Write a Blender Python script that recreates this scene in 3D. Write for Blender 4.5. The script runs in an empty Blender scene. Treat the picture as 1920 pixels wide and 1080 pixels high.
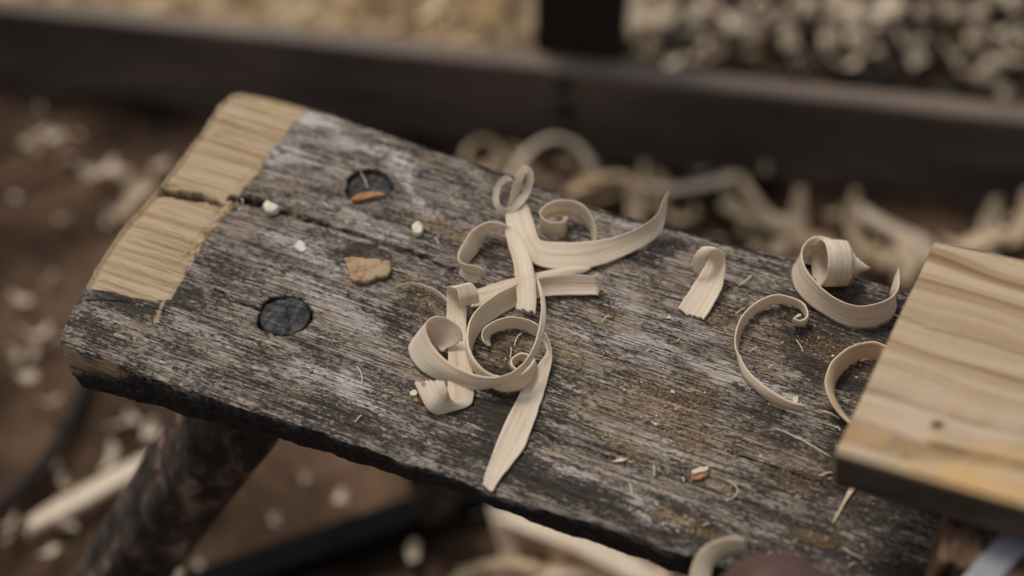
import bpy, math, random
import numpy as np
from mathutils import Vector, Matrix

random.seed(7)
RNG = np.random.default_rng(11)
S = bpy.context.scene
COL = S.collection

# ------------------------------------------------------------------ camera, world, light
F_PX, PITCH, CAM_H, BZ = 2850.0, math.radians(47), 1.25, 0.6
cam_d = bpy.data.cameras.new('camera')
cam = bpy.data.objects.new('camera', cam_d); COL.objects.link(cam)
cam.location = (0, 0, CAM_H)
cam.rotation_euler = (math.pi/2 - PITCH, 0, 0)
cam_d.sensor_width = 36; cam_d.lens = F_PX/1920*36
cam_d.clip_start = 0.02; cam_d.clip_end = 200
cam_d.dof.use_dof = True; cam_d.dof.focus_distance = 0.850; cam_d.dof.aperture_fstop = 2.4
S.camera = cam

SUN_EL, SUN_AZ = 60, -38          # light from behind the bench, a little from the left (azimuth from +Y)
w = bpy.data.worlds.new('World'); S.world = w; w.use_nodes = True
nt = w.node_tree; bg = nt.nodes['Background']
sky = nt.nodes.new('ShaderNodeTexSky'); sky.sky_type = 'NISHITA'; sky.sun_disc = False
sky.sun_elevation = math.radians(SUN_EL); sky.sun_rotation = math.radians(SUN_AZ)
sky.air_density = 1.0; sky.dust_density = 4.0; sky.ozone_density = 0.6
hs_ = nt.nodes.new('ShaderNodeHueSaturation'); hs_.inputs['Saturation'].default_value = .35   # high thin cloud: nearly white sky
nt.links.new(sky.outputs[0], hs_.inputs['Color']); nt.links.new(hs_.outputs[0], bg.inputs[0]); bg.inputs[1].default_value = 0.10
sd = bpy.data.lights.new('sun', 'SUN'); sd.energy = 1.5; sd.angle = math.radians(16); sd.color = (1.0, 0.93, 0.84)
sun = bpy.data.objects.new('sun', sd); COL.objects.link(sun)
_a, _e = math.radians(SUN_AZ), math.radians(SUN_EL)
_dir = Vector((math.sin(_a)*math.cos(_e), math.cos(_a)*math.cos(_e), math.sin(_e)))
sun.rotation_euler = _dir.to_track_quat('Z', 'Y').to_euler()
sun.location = _dir*5
S.view_settings.view_transform = 'Standard'; S.view_settings.look = 'None'
S.view_settings.exposure = -0.02; S.view_settings.gamma = 1.0
S.render.engine = 'CYCLES'

# ------------------------------------------------------------------ maths
FWD = np.array([0, math.cos(PITCH), -math.sin(PITCH)]); UP = np.array([0, math.sin(PITCH), math.cos(PITCH)])
CAM = np.array([0, 0, CAM_H])
def at(x, y, z=0.0, base=BZ):
    """point of the photograph (1920 px wide) taken to the horizontal plane z metres above base"""
    d = FWD*F_PX + np.array([1., 0, 0])*(x-960) + UP*(540-y)
    t = (base+z-CAM_H)/d[2]
    return CAM + d*t
def proj(P):
    P = np.asarray(P) - CAM
    dz = P@FWD
    return 960 + F_PX*P[..., 0]/dz, 540 - F_PX*(P@UP)/dz

def hash2(ix, iy, seed):
    h = (ix.astype(np.int64)*374761393 + iy.astype(np.int64)*668265263 + seed*1442695041) & 0x7fffffff
    h = ((h ^ (h >> 13))*1274126177) & 0x7fffffff
    return ((h ^ (h >> 16)) & 0xffff)/65535.0
def vnoise(x, y, seed=0):
    ix, iy = np.floor(x), np.floor(y); fx, fy = x-ix, y-iy
    fx = fx*fx*(3-2*fx); fy = fy*fy*(3-2*fy)
    a = hash2(ix, iy, seed); b = hash2(ix+1, iy, seed); c = hash2(ix, iy+1, seed); d = hash2(ix+1, iy+1, seed)
    return (a*(1-fx)+b*fx)*(1-fy) + (c*(1-fx)+d*fx)*fy
def fbm(x, y, seed=0, o=4):
    s = 0; a = .5; n = 0
    for k in range(o):
        s = s + a*vnoise(x*2**k, y*2**k, seed+k*17); n += a; a *= .55
    return s/n
def smooth(a, b, x):
    t = np.clip((x-a)/(b-a), 0, 1); return t*t*(3-2*t)

# ------------------------------------------------------------------ object helpers
def tag(o, label=None, cat=None, group=None, kind=None):
    if label: o['label'] = label
    if cat: o['category'] = cat
    if group: o['group'] = group
    if kind: o['kind'] = kind
    return o
def link(name, me, mat, parent=None, smooth_=True):
    o = bpy.data.objects.new(name, me); COL.objects.link(o)
    if mat is not None: me.materials.append(mat)
    if smooth_:
        me.polygons.foreach_set('use_smooth', [True]*len(me.polygons))
    if parent: o.parent = parent
    return o
def empty(name, loc=(0, 0, 0)):
    o = bpy.data.objects.new(name, None); COL.objects.link(o); o.location = loc; return o
def mesh(verts, faces, uv=None):
    me = bpy.data.meshes.new('m')
    me.from_pydata([tuple(map(float, v)) for v in verts], [], [tuple(map(int, f)) for f in faces])
    if uv is not None:
        l = me.uv_layers.new(name='UVMap')
        idx = np.empty(len(me.loops), np.int32); me.loops.foreach_get('vertex_index', idx)
        l.data.foreach_set('uv', np.asarray(uv, np.float32)[idx].ravel())
    me.validate(); me.update()
    return me
def fast_mesh(V, Q):
    me = bpy.data.meshes.new('m')
    me.vertices.add(len(V)); me.vertices.foreach_set('co', V.astype(np.float32).ravel())
    me.loops.add(len(Q)*4); me.loops.foreach_set('vertex_index', Q.astype(np.int32).ravel())
    me.polygons.add(len(Q)); me.polygons.foreach_set('loop_start', np.arange(0, len(Q)*4, 4, dtype=np.int32))
    me.update(calc_edges=True); me.validate()
    return me

# ------------------------------------------------------------------ material helpers
class NG:
    def __init__(s, name, rough=.8, spec=.25):
        s.m = bpy.data.materials.new(name); s.m.use_nodes = True
        s.t = s.m.node_tree; s.b = s.t.nodes['Principled BSDF']
        s.b.inputs['Roughness'].default_value = rough
        s.b.inputs['Specular IOR Level'].default_value = spec
    def n(s, ty): return s.t.nodes.new(ty)
    def l(s, a, b): s.t.links.new(a, b)
    def coord(s, kind='Object', scale=(1, 1, 1), rot=(0, 0, 0)):
        c = s.n('ShaderNodeTexCoord'); m = s.n('ShaderNodeMapping')
        m.inputs['Scale'].default_value = scale; m.inputs['Rotation'].default_value = rot
        s.l(c.outputs[kind], m.inputs[0]); return m.outputs[0]
    def noise(s, vec, scale=1, det=4, rough=.6, dist=0):
        n = s.n('ShaderNodeTexNoise'); n.inputs['Scale'].default_value = scale
        n.inputs['Detail'].default_value = det; n.inputs['Roughness'].default_value = rough
        n.inputs['Distortion'].default_value = dist
        s.l(vec, n.inputs['Vector']); return n.outputs['Fac']
    def ramp(s, fac, stops, interp='LINEAR'):
        r = s.n('ShaderNodeValToRGB'); cr = r.color_ramp; cr.interpolation = interp
        while len(cr.elements) > 1: cr.elements.remove(cr.elements[-1])
        for i, (p, c) in enumerate(stops):
            e = cr.elements[0] if i == 0 else cr.elements.new(p)
            e.position = p
            if not hasattr(c, '__len__'): c = (c, c, c)
            e.color = (*c[:3], 1)
        s.l(fac, r.inputs[0]); return r.outputs[0]
    def mix(s, f, a, b, mode='MIX'):
        m = s.n('ShaderNodeMix'); m.data_type = 'RGBA'; m.blend_type = mode
        if isinstance(f, (int, float)): m.inputs[0].default_value = f
        else: s.l(f, m.inputs[0])
        for k, v in ((6, a), (7, b)):
            if hasattr(v, 'links'): s.l(v, m.inputs[k])
            else:
                if not hasattr(v, '__len__'): v = (v, v, v)
                m.inputs[k].default_value = (*v[:3], 1)
        return m.outputs[2]
    def math(s, op, a, b=0.0, clamp=False):
        m = s.n('ShaderNodeMath'); m.operation = op; m.use_clamp = clamp
        for k, v in ((0, a), (1, b)):
            if isinstance(v, (int, float)): m.inputs[k].default_value = v
            else: s.l(v, m.inputs[k])
        return m.outputs[0]
    def attr(s, name):
        a = s.n('ShaderNodeAttribute'); a.attribute_name = name; return a.outputs['Fac']
    def objrand(s):
        return s.n('ShaderNodeObjectInfo').outputs['Random']
    def bump(s, h, strength=.5, dist=.001, prev=None):
        b = s.n('ShaderNodeBump'); b.inputs['Strength'].default_value = strength
        b.inputs['Distance'].default_value = dist; s.l(h, b.inputs['Height'])
        if prev is not None: s.l(prev, b.inputs['Normal'])
        s.l(b.outputs[0], s.b.inputs['Normal']); return b.outputs[0]
    def col(s, c):
        if hasattr(c, 'links'): s.l(c, s.b.inputs['Base Color'])
        else: s.b.inputs['Base Color'].default_value = (*c, 1)

# weathered bench wood -----------------------------------------------------
def mat_bench():
    g = NG('weathered_wood', .82, .25)
    fibre = g.noise(g.coord(scale=(95, 1150, 500)), 1, 6, .75)
    grain = g.noise(g.coord(scale=(22, 330, 160)), 1, 5, .7, .4)
    cracks = g.noise(g.coord(scale=(14, 420, 200)), 1, 3, .5, .6)
    blotch = g.noise(g.coord(scale=(34, 60, 60)), 1, 5, .62, .5)
    streak = g.noise(g.coord(scale=(230, 900, 500)), 1, 6, .78, .2)
    mott = g.noise(g.coord(scale=(95, 250, 200)), 1, 6, .75, .3)
    grit = g.noise(g.coord(scale=(700, 1100, 900)), 1, 3, .8)
    lines = g.noise(g.coord(scale=(11, 820, 400)), 1, 3, .6, .5)
    fleck = g.noise(g.coord(scale=(330, 560, 500)), 1, 4, .75)
    tone = g.noise(g.coord(scale=(9, 20, 20)), 1, 3, .5)
    hue = g.noise(g.coord(scale=(50, 120, 110)), 1, 5, .65)
    base = g.ramp(grain, [(.28, (.125, .106, .088)), (.46, (.30, .255, .216)), (.60, (.50, .435, .375)), (.78, (.64, .58, .515))])
    base = g.mix(g.ramp(hue, [(.50, 0), (.66, .55)]), base, (.40, .28, .18))
    base = g.mix(.85, base, g.ramp(fibre, [(.38, .18), (.48, .85), (.60, 1.35)]), 'MULTIPLY')
    base = g.mix(.5, base, g.ramp(grit, [(.35, .5), (.6, 1.25)]), 'MULTIPLY')
    # pale weathered scuffs
    wm = g.attr('white')
    wf = g.math('MULTIPLY', wm, g.ramp(mott, [(.34, 0), (.46, 1)]))
    base = g.mix(wf, base, g.mix(.5, (.66, .62, .58), g.ramp(fibre, [(.34, .5), (.6, 1.1)]), 'MULTIPLY'))
    # black mildew: fine streaks gathered in blotches and in dark zones, some of them painted shade
    dk = g.attr('dark')
    thr = g.math('ADD', g.math('MULTIPLY', g.math('SUBTRACT', blotch, .5), .85), g.math('MULTIPLY', g.math('SUBTRACT', tone, .5), .4))
    thr = g.math('ADD', thr, g.math('MULTIPLY', dk, .30))
    thr = g.math('SUBTRACT', thr, g.math('MULTIPLY', wm, .13))
    m1 = g.math('ADD', g.math('ADD', g.math('MULTIPLY', streak, 1.25), g.math('MULTIPLY', mott, .55)), g.math('MULTIPLY', thr, .8))
    m1 = g.math('ADD', m1, g.math('ADD', g.math('MULTIPLY', g.math('SUBTRACT', grit, .5), .35), g.math('MULTIPLY', g.math('SUBTRACT', fleck, .5), .75)))
    m1 = g.math('ADD', m1, g.math('MULTIPLY', g.math('SUBTRACT', .5, lines), .45))
    mm = g.n('ShaderNodeMapRange'); mm.inputs['From Min'].default_value = .84; mm.inputs['From Max'].default_value = .99; mm.inputs['To Max'].default_value = .97
    g.l(m1, mm.inputs['Value']); black = mm.outputs[0]
    base = g.mix(black, base, g.ramp(fibre, [(.38, (.014, .013, .013)), (.62, (.046, .042, .040))]))
    base = g.mix(g.ramp(lines, [(.35, .55), (.43, 0)]), base, (.030, .026, .023))
    line = g.ramp(cracks, [(.30, 1), (.37, 0)])
    base = g.mix(g.math('MULTIPLY', line, .85), base, (.02, .017, .015))
    # ochre sawdust rubbed into the grain
    oc = g.attr('ochre')
    dust = g.noise(g.coord(scale=(420, 620, 500)), 1, 5, .8)
    of = g.math('MULTIPLY', oc, g.ramp(dust, [(.46, 0), (.58, .9)]))
    base = g.mix(of, base, g.ramp(hue, [(.4, (.28, .16, .055)), (.65, (.46, .31, .15))]))
    gd = g.ramp(g.noise(g.coord(scale=(300, 480, 400)), 1, 4, .75), [(.66, 0), (.70, .75)])
    base = g.mix(gd, base, (.40, .26, .14))
    # freshly cut end: clean wood with long figure
    fx = g.noise(g.coord(scale=(7, 150, 60)), 1, 4, .55, .8)
    fy = g.noise(g.coord(scale=(90, 110, 60)), 1, 4, .6)
    raw = g.ramp(fx, [(.28, (.28, .16, .075)), (.38, (.44, .295, .16)), (.47, (.53, .39, .24)), (.75, (.59, .455, .305))])
    raw = g.mix(g.ramp(fy, [(.5, 0), (.75, .35)]), raw, (.48, .28, .12))
    base = g.mix(g.attr('raw'), base, raw)
    base = g.mix(g.attr('brown'), base, g.ramp(grain, [(.3, (.12, .075, .045)), (.55, (.36, .24, .14))]))
    base = g.mix(g.attr('edge_shade'), base, g.ramp(fibre, [(.38, (.008, .007, .007)), (.52, (.028, .025, .022)), (.66, (.075, .063, .052))]))  # near-black side colour stands in for shade
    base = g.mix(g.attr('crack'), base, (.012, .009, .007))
    g.col(base)
    h = g.math('ADD', g.math('MULTIPLY', fibre, .5), g.math('ADD', g.math('MULTIPLY', grain, .8), g.math('MULTIPLY', streak, .5)))
    h = g.math('SUBTRACT', h, g.math('MULTIPLY', g.ramp(lines, [(.35, 1), (.45, 0)]), .7))
    g.bump(h, .85, .0018)
    return g.m

def mat_shaving(name='shaving_wood', tint=(1, 1, 1), rough=.62):
    g = NG(name, rough, .3)
    st = g.noise(g.coord('UV', (10, 780, 1)), 1, 5, .75, .4)
    st2 = g.noise(g.coord('UV', (8, 260, 1)), 1, 3, .5, .6)
    fl = g.noise(g.coord('UV', (60, 60, 1)), 1, 4, .6)
    t = tint
    c = g.ramp(st2, [(.28, (.70*t[0], .54*t[1], .38*t[2])), (.42, (.86*t[0], .74*t[1], .58*t[2])), (.7, (.90*t[0], .82*t[1], .69*t[2]))])
    c = g.mix(.55, c, g.ramp(st, [(.32, (.66, .58, .48)), (.44, (.93, .90, .86)), (.65, (1.12, 1.12, 1.12))]), 'MULTIPLY')
    c = g.mix(g.ramp(fl, [(.52, 0), (.75, .35)]), c, (.62*t[0], .42*t[1], .22*t[2]))
    c = g.mix(g.attr('rust'), c, (.50, .20, .07))
    g.col(c)
    g.b.inputs['Roughness'].default_value = rough
    g.bump(g.math('ADD', st, st2), .35, .0005)
    tr = g.n('ShaderNodeBsdfTranslucent'); g.l(c, tr.inputs[0])
    mx = g.n('ShaderNodeMixShader'); mx.inputs[0].default_value = .34
    out = g.t.nodes['Material Output']
    g.l(g.b.outputs[0], mx.inputs[1]); g.l(tr.outputs[0], mx.inputs[2]); g.l(mx.outputs[0], out.inputs[0])
    return g.m

def mat_simple(name, stops, scale=(40, 40, 40), rough=.8, det=5, bump=.4, bd=.001, spec=.25, kind='Object', dist=.3):
    g = NG(name, rough, spec)
    n = g.noise(g.coord(kind, scale), 1, det, .65, dist)
    g.col(g.ramp(n, stops)); g.bump(n, bump, bd); return g.m

M = {}
M['bench'] = mat_bench()
M['shav'] = mat_shaving()
M['shav_tan'] = mat_shaving('shaving_wood_tan', (1.0, .93, .82))
M['shav_gold'] = mat_shaving('shaving_wood_gold', (1.05, 1.02, .90), .8)  # brighter tint, puts sunlight on the heap into its colour
M['bark_leg'] = mat_simple('dark_bark', [(.34, (.014, .012, .011)), (.50, (.052, .041, .034)), (.58, (.13, .082, .058)), (.66, (.28, .19, .14))], (60, 50, 26), .7, 6, .9, .004)
M['beam'] = mat_simple('dark_beam_wood', [(.3, (.020, .017, .015)), (.55, (.042, .034, .030)), (.75, (.075, .055, .045))], (3, 14, 14), .8, 6, .4, .002)
M['post'] = mat_simple('dark_post_wood', [(.3, (.012, .008, .006)), (.6, (.035, .022, .016))], (40, 40, 3), .85, 4, .5, .002)
M['black'] = mat_simple('black_painted_bar', [(.3, (.004, .004, .004)), (.7, (.008, .008, .008))], (20, 20, 20), .95, spec=.05)
M['iron'] = mat_simple('black_iron', [(.3, (.004, .004, .004)), (.7, (.015, .014, .014))], (60, 60, 60), .6)
M['steel'] = mat_simple('grey_steel', [(.3, (.24, .24, .255)), (.7, (.36, .36, .38))], (30, 30, 30), .45, 4, .2, .0005, .6)
M['handle'] = mat_simple('dark_brown_handle', [(.3, (.060, .034, .026)), (.7, (.11, .066, .052))], (20, 20, 60), .5, 4, .1)
M['twig'] = mat_simple('brown_twig', [(.3, (.10, .055, .035)), (.7, (.24, .14, .09))], (40, 40, 40), .85)
M['cord'] = mat_simple('dark_cord', [(.3, (.015, .011, .008)), (.7, (.035, .025, .02))], (40, 40, 40), .85)

M['bark'] = mat_simple('bark_flake', [(.30, (.13, .07, .035)), (.45, (.36, .235, .135)), (.56, (.46, .31, .19)), (.68, (.34, .32, .17))], (170, 240, 200), .85, 6, 1., .0015)
M['barkedge'] = mat_simple('bark_orange', [(.35, (.30, .13, .055)), (.65, (.52, .28, .14))], (200, 200, 200), .8, 4, .5)
M['chip'] = mat_simple('pale_chip', [(.3, (.60, .50, .37)), (.7, (.76, .68, .55))], (300, 300, 300), .7, 4, .4)
M['wax'] = mat_simple('pale_crumb', [(.3, (.64, .57, .42)), (.7, (.76, .70, .56))], (300, 300, 300), .6, 4, .3)
M['whitechip'] = mat_simple('white_chip', [(.3, (.54, .52, .48)), (.7, (.68, .66, .62))], (300, 300, 300), .6, 4, .3)

# ------------------------------------------------------------------ setting: ground
def build_ground():
    # one sheet, finer near the bench
    xs = np.concatenate([np.linspace(-40, -2.2, 24)[:-1], np.linspace(-2.2, 2.2, 260), np.linspace(2.2, 40, 24)[1:]])
    ys = np.concatenate([np.linspace(-20, -.3, 14)[:-1], np.linspace(-.3, 4, 260), np.linspace(4, 60, 24)[1:]])
    X, Y = np.meshgrid(xs, ys)
    Z = (fbm(X*5, Y*5, 3)-.5)*.035 + (fbm(X*30, Y*30, 9, 3)-.5)*.010
    Z = Z - .012
    V = np.stack([X, Y, Z], -1).reshape(-1, 3)
    nx, ny = len(xs), len(ys)
    i = np.arange(nx-1)[None, :] + np.arange(ny-1)[:, None]*nx
    Q = np.stack([i, i+1, i+1+nx, i+nx], -1).reshape(-1, 4)
    g = NG('trodden_soil', .92, .15)
    a = g.noise(g.coord(scale=(5.5, 5.5, 5.5)), 1, 6, .6, .3)
    b = g.noise(g.coord(scale=(45, 45, 45)), 1, 6, .7)
    d = g.noise(g.coord(scale=(260, 260, 260)), 1, 3, .7)
    c = g.ramp(a, [(.36, (.016, .010, .006)), (.46, (.058, .034, .020)), (.55, (.105, .062, .037)), (.68, (.165, .102, .063))])
    c = g.mix(.6, c, g.ramp(b, [(.3, .55), (.6, 1.15)]), 'MULTIPLY')
    c = g.mix(g.ramp(d, [(.66, 0), (.72, .5)]), c, (.24, .16, .10))
    g.col(c); g.bump(b, .6, .006)
    o = link('ground', fast_mesh(V, Q), g.m); tag(o, kind='structure')
build_ground()

# ------------------------------------------------------------------ bench frame of reference
A0, A1 = at(570, 200), at(1490, 490)
C0, C1 = at(115, 640), at(1310, 1040)
ux = (A1-A0)/np.linalg.norm(A1-A0) + (C1-C0)/np.linalg.norm(C1-C0); ux /= np.linalg.norm(ux)
uy = np.array([-ux[1], ux[0], 0.])
O = at(115, 640)
def to_local(P):
    D = np.asarray(P)-O; return np.stack([D@ux, D@uy, D[..., 2]], -1)
def pl(x, y, z=0.): return to_local(at(x, y, z))
bench = empty('wooden_bench', tuple(O)); bench.rotation_euler = (0, 0, math.atan2(ux[1], ux[0]))
tag(bench, 'weathered grey plank bench with shade-darkened edges, round leg tenons and a freshly cut pale end', 'bench')

far = np.array([pl(*p) for p in [(452, 174), (510, 186), (570, 201), (640, 222), (700, 244), (830, 288), (950, 328), (1100, 384), (1250, 428), (1370, 456), (1490, 490), (1600, 520), (1690, 546), (1900, 612), (2250, 725)]])
near = np.array([pl(*p) for p in [(118, 640), (150, 655), (190, 668), (223, 683), (267, 702), (327, 725), (397, 747), (463, 769), (547, 792), (630, 820), (720, 850), (813, 884), (880, 910), (963, 938), (1113, 985), (1213, 1016), (1300, 1045), (1500, 1110), (1750, 1192), (2100, 1310)]])
endp = np.array([pl(*p) for p in [(118, 640), (128, 606), (160, 546), (200, 478), (240, 420), (298, 358), (335, 310), (380, 250), (415, 198), (435, 178), (452, 174)]])
def yfar(x): return np.interp(x, far[:, 0], far[:, 1])
def ynear(x): return np.interp(x, near[:, 0], near[:, 1])
XR = pl(2050, 900)[0]
tt = (endp[:, 1]-endp[0, 1])/(endp[-1, 1]-endp[0, 1])
def xend(t): return np.interp(t, tt, endp[:, 0])

def seg_dist(px, py, pts, wid=None):
    """distance and position along a polyline"""
    best = np.full(px.shape, 1e9); bw = np.zeros(px.shape)
    L = 0; tot = sum(math.dist(pts[i], pts[i+1]) for i in range(len(pts)-1))
    for i in range(len(pts)-1):
        (x0, y0), (x1, y1) = pts[i], pts[i+1]; dx, dy = x1-x0, y1-y0; ln = math.hypot(dx, dy)
        t = np.clip(((px-x0)*dx+(py-y0)*dy)/(ln*ln), 0, 1)
        d = np.hypot(px-x0-t*dx, py-y0-t*dy)
        w_ = (L+t*ln)/tot
        bw = np.where(d < best, w_, bw); best = np.minimum(d, best); L += ln
    return best, bw
def poly_sd(px, py, poly):
    """signed distance (+ inside) to a polygon"""
    n = len(poly); inside = np.zeros(px.shape, bool); best = np.full(px.shape, 1e9)
    for i in range(n):
        (x0, y0), (x1, y1) = poly[i], poly[(i+1) % n]
        c = ((y0 > py) != (y1 > py)) & (px < (x1-x0)*(py-y0)/((y1-y0)+1e-9)+x0)
        inside ^= c
        dx, dy = x1-x0, y1-y0; t = np.clip(((px-x0)*dx+(py-y0)*dy)/(dx*dx+dy*dy), 0, 1)
        best = np.minimum(best, np.hypot(px-x0-t*dx, py-y0-t*dy))
    return np.where(inside, best, -best)
BL = (lambda *p: pl(*p)[:2])
TEN1, R1 = BL(534, 592), .0148
TEN2, R2 = BL(691, 347), .0138

def build_plank():
    NX, NT = 1150, 330
    s = np.linspace(0, 1, NX); t = np.linspace(0, 1, NT)
    Sg, Tg = np.meshgrid(s, t)
    X = xend(Tg)*(1-Sg) + XR*Sg
    Y = ynear(X)*(1-Tg) + yfar(X)*Tg
    # ragged arris
    rag = (fbm(X*60, X*0+3, 5)-.5)*.004 + (fbm(X*300, X*0+8, 6, 2)-.5)*.0007
    Y = Y + rag*smooth(.06, 0, Tg) - rag*.5*smooth(.95, 1, Tg)
    re_ = (fbm(Y*140, Y*0+3, 15)-.5)*.0016
    X = X + re_*smooth(.02, 0, Sg)
    # perimeter loop for the skirt (counter clockwise seen from above)
    idx = np.arange(NX*NT).reshape(NT, NX)
    per = np.concatenate([idx[0, :], idx[1:, -1], idx[-1, -2::-1], idx[-2:0:-1, 0]])
    V = np.stack([X, Y, np.zeros_like(X)], -1).reshape(-1, 3)
    Pp = V[per][:, :2]
    k = 6
    d = np.roll(Pp, -k, 0)-np.roll(Pp, k, 0); nrm = np.stack([d[:, 1], -d[:, 0]], -1); nrm /= np.linalg.norm(nrm, axis=1)[:, None]+1e-12
    for _ in range(25): nrm = (np.roll(nrm, 1, 0)+nrm*2+np.roll(nrm, -1, 0))/4
    nrm /= np.linalg.norm(nrm, axis=1)[:, None]
    is_near = smooth(.2, .8, -nrm[:, 1]); is_end = smooth(.3, .8, -nrm[:, 0])
    TH = .027
    Bpts = np.array([pl(x, y, -TH) for x, y in [(100, 720), (160, 733), (190, 741), (287, 758), (333, 775), (493, 814), (580, 837), (720, 880), (780, 899), (847, 920), (913, 941), (960, 958), (1020, 988), (1080, 1010), (1163, 1035), (1300, 1083), (1500, 1150), (2100, 1350)]])
    off_b = ynear(Pp[:, 0]) - np.interp(Pp[:, 0], Bpts[:, 0], Bpts[:, 1])   # outward offset of the lower arris
    rings = []; prof = [(.0005, .0003), (.0014, .001), (.0021, .002), (.0026, .0035), (.0030, .006), (.0031, .009), (.003, .012), (.003, .015), (.003, .018), (.0025, .021), (.0018, .024), (0, .0262), (-.004, .0272), (-.012, .0275), (-.03, .0275)]
    for j, (o_, z_) in enumerate(prof):
        u = z_/.0275
        no = (fbm(Pp[:, 0]*16+Pp[:, 1]*16, np.full(len(Pp), z_*420), 21, 3)-.5)*.0022*min(1, z_/.006)
        off = o_*(1-is_near) + is_near*((off_b)*u**1.1 + (o_ if o_ < 0 else .0022*math.sin(min(1, u)*math.pi)))
        # broken brown corner at the near left
        off = off + is_end*(-.024*u**1.4 + .001) + no
        z = -z_
        tuck = .014*u**1.3*np.clip(1-Pp[:, 0]/.07, 0, 1)**1.5*smooth(.1, .0, Pp[:, 1])
        rings.append(np.column_stack([Pp+nrm*off[:, None]+np.column_stack([tuck, tuck*.35]), np.full(len(Pp), z)]))
    NP = len(per)
    allV = np.vstack([V]+rings)
    i = idx[:-1, :-1]; Q = [np.stack([i, i+1, i+1+NX, i+NX], -1).reshape(-1, 4)]
    prev = per
    for j in range(len(rings)):
        cur = NX*NT + j*NP + np.arange(NP)
        Q.append(np.stack([prev, cur, np.roll(cur, -1), np.roll(prev, -1)], -1))
        prev = cur
    Q = np.vstack(Q)
    NV0 = NX*NT
    x, y = allV[:, 0], allV[:, 1]
    Pw = O + np.outer(allV[:, 0], ux) + np.outer(allV[:, 1], uy) + np.outer(allV[:, 2], [0, 0, 1])
    px, py = proj(Pw)
    top = np.zeros(len(allV)); top[:NV0] = 1
    wx = (fbm(x*60, y*140, 31)-.5); wy = (fbm(x*60, y*140, 37)-.5)
    # relief -------------------------------------------------
    z = allV[:, 2].copy()
    rel = (fbm(x*18, y*330, 41, 3)-.5)*.0016 + (fbm(x*40, y*40, 44, 3)-.5)*.0016 + (fbm(x*130, y*900, 46, 2)-.5)*.0007
    edge = np.zeros(len(allV)); eg = np.minimum(Tg, 1-Tg)*.25; edge[:NV0] = eg.ravel()
    z += rel*top
    z[:NV0] -= (.0022*np.exp(-(np.minimum((1-Tg), Tg)*.25/.0035)) + .002*np.exp(-(Sg*.85/.004))).ravel()
    # fresh cut
    rawp = [BL(*p) for p in [(410, 130), (585, 188), (568, 205), (505, 290), (440, 372), (372, 462), (318, 560), (292, 562), (165, 538), (100, 520), (200, 300)]]
    sd = poly_sd(x+wx*.006, y+wy*.004, rawp)
    raw = smooth(-.0006, .0010, sd)*top
    z += raw*(-.0012) - .0008*np.exp(-(sd/.0012)**2)*top
    z = np.where((raw > .5), z-rel*.55, z)
    # chewed band at the saw line by the crack
    dch, _ = seg_dist(x, y, [BL(480, 325), BL(430, 385), BL(395, 430), BL(350, 480)])
    chew = smooth(.007, .001, dch+wx*.010)*top
    z += chew*(vnoise(x*700, y*700, 3)-.65)*.0022
    # saw kerf continuing into the dark wood
    dk1, _ = seg_dist(x, y, [BL(318, 540), BL(302, 575), BL(292, 604)])
    kerf = smooth(.0016, .0004, dk1+wy*.002)*top
    # cracks
    crack = np.zeros(len(allV)); cz = np.zeros(len(allV))
    for pts, w0, w1, dp in [([(296, 354), (330, 362), (372, 368), (414, 382)], .0026, .0016, .010), ([(434, 369), (452, 371)], .0022, .0016, .006),
                            ([(458, 374), (486, 380), (515, 392)], .0021, .0015, .006), ([(515, 392), (560, 405), (640, 430), (700, 448), (770, 472), (850, 503)], .0013, .0007, .004),
                            ([(298, 341), (335, 346)], .0004, .0003, .003), ([(405, 540), (450, 567), (492, 582)], .0006, .0007, .003),
                            ([(150, 562), (240, 566), (330, 590)], .0003, .0003, .001), ([(700, 262), (790, 290), (870, 318)], .0003, .0003, .001),
                            ([(1700, 620), (1560, 590), (1450, 560)], .0004, .0003, .001), ([(1120, 760), (1350, 840), (1600, 930)], .0003, .0003, .0015),
                            ([(980, 800), (1130, 850), (1290, 905)], .0004, .0003, .0015)]:
        d_, u_ = seg_dist(x + (fbm(x*120, y*0, 51)-.5)*.002, y + (fbm(x*160, y*0, 53)-.5)*.0032, [BL(*p) for p in pts])
        wd = (w0*(1-u_)+w1*u_)*(.6+.8*vnoise(x*260, y*0+1, 57))
        c_ = smooth(wd*1.7, wd*1.25, d_)
        crack = np.maximum(crack, c_*top); cz = np.maximum(cz, c_*dp*top)
    z -= cz
    # peg holes
    for (cx, cy), R, dep, in ((TEN1, R1, .006), (TEN2, R2, .007)):
        ang = np.arctan2(y-cy, x-cx)
        rr = np.hypot(x-cx, y-cy)/(1+.03*np.sin(ang*3+1)+.02*np.sin(ang*5)+.10*(vnoise(ang*5+9, x*0+R*1e3, 77)-.5)+.05*(vnoise(ang*17+9, x*0, 78)-.5))
        hole = smooth(R*1.06, R*1.0, rr)*top
        z -= hole*dep
        ringm = np.exp(-((rr-R*1.05)/.0009)**2)*top
        crack = np.maximum(crack, np.maximum(hole, ringm*.8))
    allV[:, 2] = z
    # painted-in stains; some dark blobs stand in for shade by curls and board ------------------
    def blobs(lst, warp=22):
        m = np.zeros(len(allV))
        qx = px + wx*warp*3; qy = py + wy*warp*2
        for (bx, by, rx, ry, an, st) in lst:
            c, s_ = math.cos(math.radians(an)), math.sin(math.radians(an))
            dx, dy = qx-bx, qy-by
            e = np.hypot((dx*c+dy*s_)/rx, (-dx*s_+dy*c)/ry)
            m = np.maximum(m, st*smooth(1.25, .35, e))
        return m*top
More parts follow.
